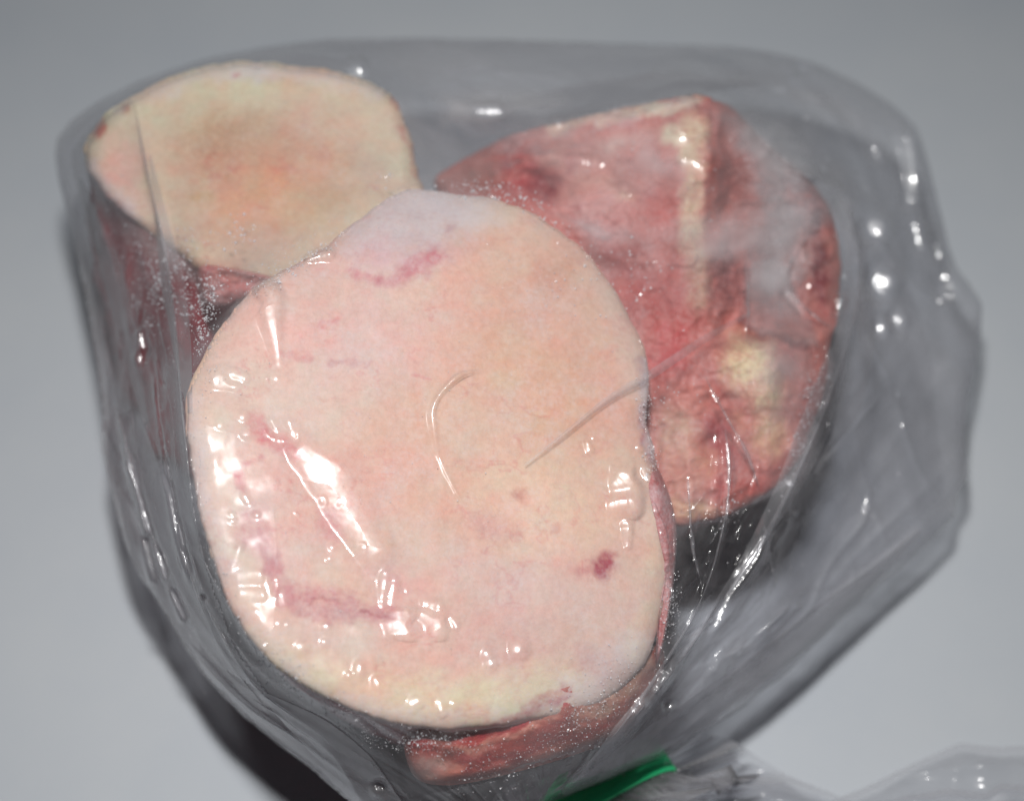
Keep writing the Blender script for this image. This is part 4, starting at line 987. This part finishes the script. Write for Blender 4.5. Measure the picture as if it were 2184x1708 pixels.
fro['kind'] = 'stuff'

# loose end of the bag beyond the tie, lying on the table
def sheet(name, outline, hfun, cell=5.0, mat=None):
    o = soften(np.array(outline, float), 300)
    x = np.arange(o[:, 0].min() - cell, o[:, 0].max() + cell, cell); y = np.arange(o[:, 1].min() - cell, o[:, 1].max() + cell, cell)
    X, Y = np.meshgrid(x, y); S, I = sdf_poly(X, Y, o)
    sn = S > -cell * 0.55
    X2 = np.where(sn, o[I, 0], X); Y2 = np.where(sn, o[I, 1], Y)
    h = np.maximum(hfun(X2, Y2, np.minimum(S, 0)), 0.05)
    Vv = at(X2, Y2, depth_at_height(Y2, h)).reshape(-1, 3)
    F = grid_faces(*X.shape); F = F[(S < cell * 0.75).ravel()[F].all(1)]
    us = np.unique(F); mp = np.full(X.size, -1); mp[us] = np.arange(len(us))
    return mesh_obj(name, Vv[us], mp[F][:, ::-1], mat or M_tail, bag)
def tail_h(k, hb, amp):
    def f(X, Y, S):
        a = np.arctan2(Y - 1690, X - 1290); r = np.hypot(Y - 1690, X - 1290)
        h = hb + amp * (1 - 2.6 * np.abs(fbm(a * 5 + 20 + k, r / 420.0, 52 + k, 2)) * 2) + amp * 0.5 * (0.4 - np.abs(fbm(X / 190., Y / 110., 55 + k, 2)) * 3) + 0.03 * fbm(X / 40., Y / 30., 57, 2)
        return h * (0.75 + 0.25 * sstep(0, 16, -S))
    return f
sheet('loose_end', [(1150, 1780), (1300, 1690), (1410, 1622), (1450, 1590), (1509, 1562), (1567, 1580), (1625, 1618), (1684, 1655), (1784, 1692), (1880, 1740), (1900, 1860), (1150, 1860)], tail_h(0, 0.9, 0.7))
sheet('loose_end', [(1160, 1800), (1330, 1700), (1480, 1600), (1540, 1600), (1640, 1660), (1760, 1700), (1860, 1760), (1860, 1850), (1160, 1850)], tail_h(3, 0.5, 0.25))
sheet('loose_end', [(1700, 1740), (1790, 1700), (1848, 1676), (1950, 1626), (2047, 1582), (2117, 1592), (2200, 1588), (2300, 1600), (2300, 1860), (1700, 1860)], tail_h(5, 0.55, 0.4))
sheet('loose_end', [(1780, 1730), (1925, 1698), (2021, 1680), (2100, 1690), (2136, 1668), (2190, 1676), (2300, 1690), (2300, 1860), (1780, 1860)], tail_h(7, 0.8, 0.45))

# neck of the bag and the green tape round it
nk = at(1290, 1672, depth_at_height(1672, 1.15)); nk[2] = 1.15
ld = at(1410, 1605, depth_at_height(1605, 1.15)) - nk; ld[2] = 0; ld /= np.linalg.norm(ld)      # long way of the flattened neck
ad_ = np.array([ld[1], -ld[0], 0.0])                                                           # along the neck, towards the loose end
def ring(t, s, ra, rb, wob=0.0, seed=0):
    e = np.sign(np.cos(t)) * np.abs(np.cos(t)) ** 0.8
    k = 1 + wob * fbm(np.cos(t) * 6 + 9 + s, np.sin(t) * 6 + s, seed, 3)
    return nk + np.outer(e * ra * k, ld) + np.outer(np.sin(t) * rb * k, [0, 0, 1]) + ad_ * s
th = np.linspace(0, 2 * math.pi, 120, endpoint=False)
prof = [(-0.75, 1.7, 0.8, 0.6), (-0.4, 1.5, 0.6, 0.4), (-0.2, 1.18, 0.5, 0.15), (0.45, 1.18, 0.5, 0.15), (0.85, 1.5, 0.6, 0.4), (1.0, 1.9, 0.75, 0.8), (1.3, 2.3, 0.85, 0.9)]
mesh_obj('neck', np.vstack([ring(th, s, a, b_, wv, 57) for s, a, b_, wv in prof]), grid_faces(len(prof), 120, True), M_tail, bag)
tape = []
for s, k in ((-0.30, 0.0), (-0.29, 0.05), (-0.1, 0.055), (0.1, 0.05), (0.28, 0.055), (0.44, 0.05), (0.45, 0.0)):
    tape.append(ring(th, s, 1.22 + k, 0.53 + k, 0.06, 58))
tp = mesh_obj('tape_tie', np.vstack(tape), grid_faces(len(tape), 120, True), M_green, origin=[nk[0], nk[1], 0])
tp['label'] = 'bright green tape wrapped round the gathered neck of the bag'; tp['category'] = 'tape'
for o in bpy.data.objects:
    if '_o' in o: del o['_o']
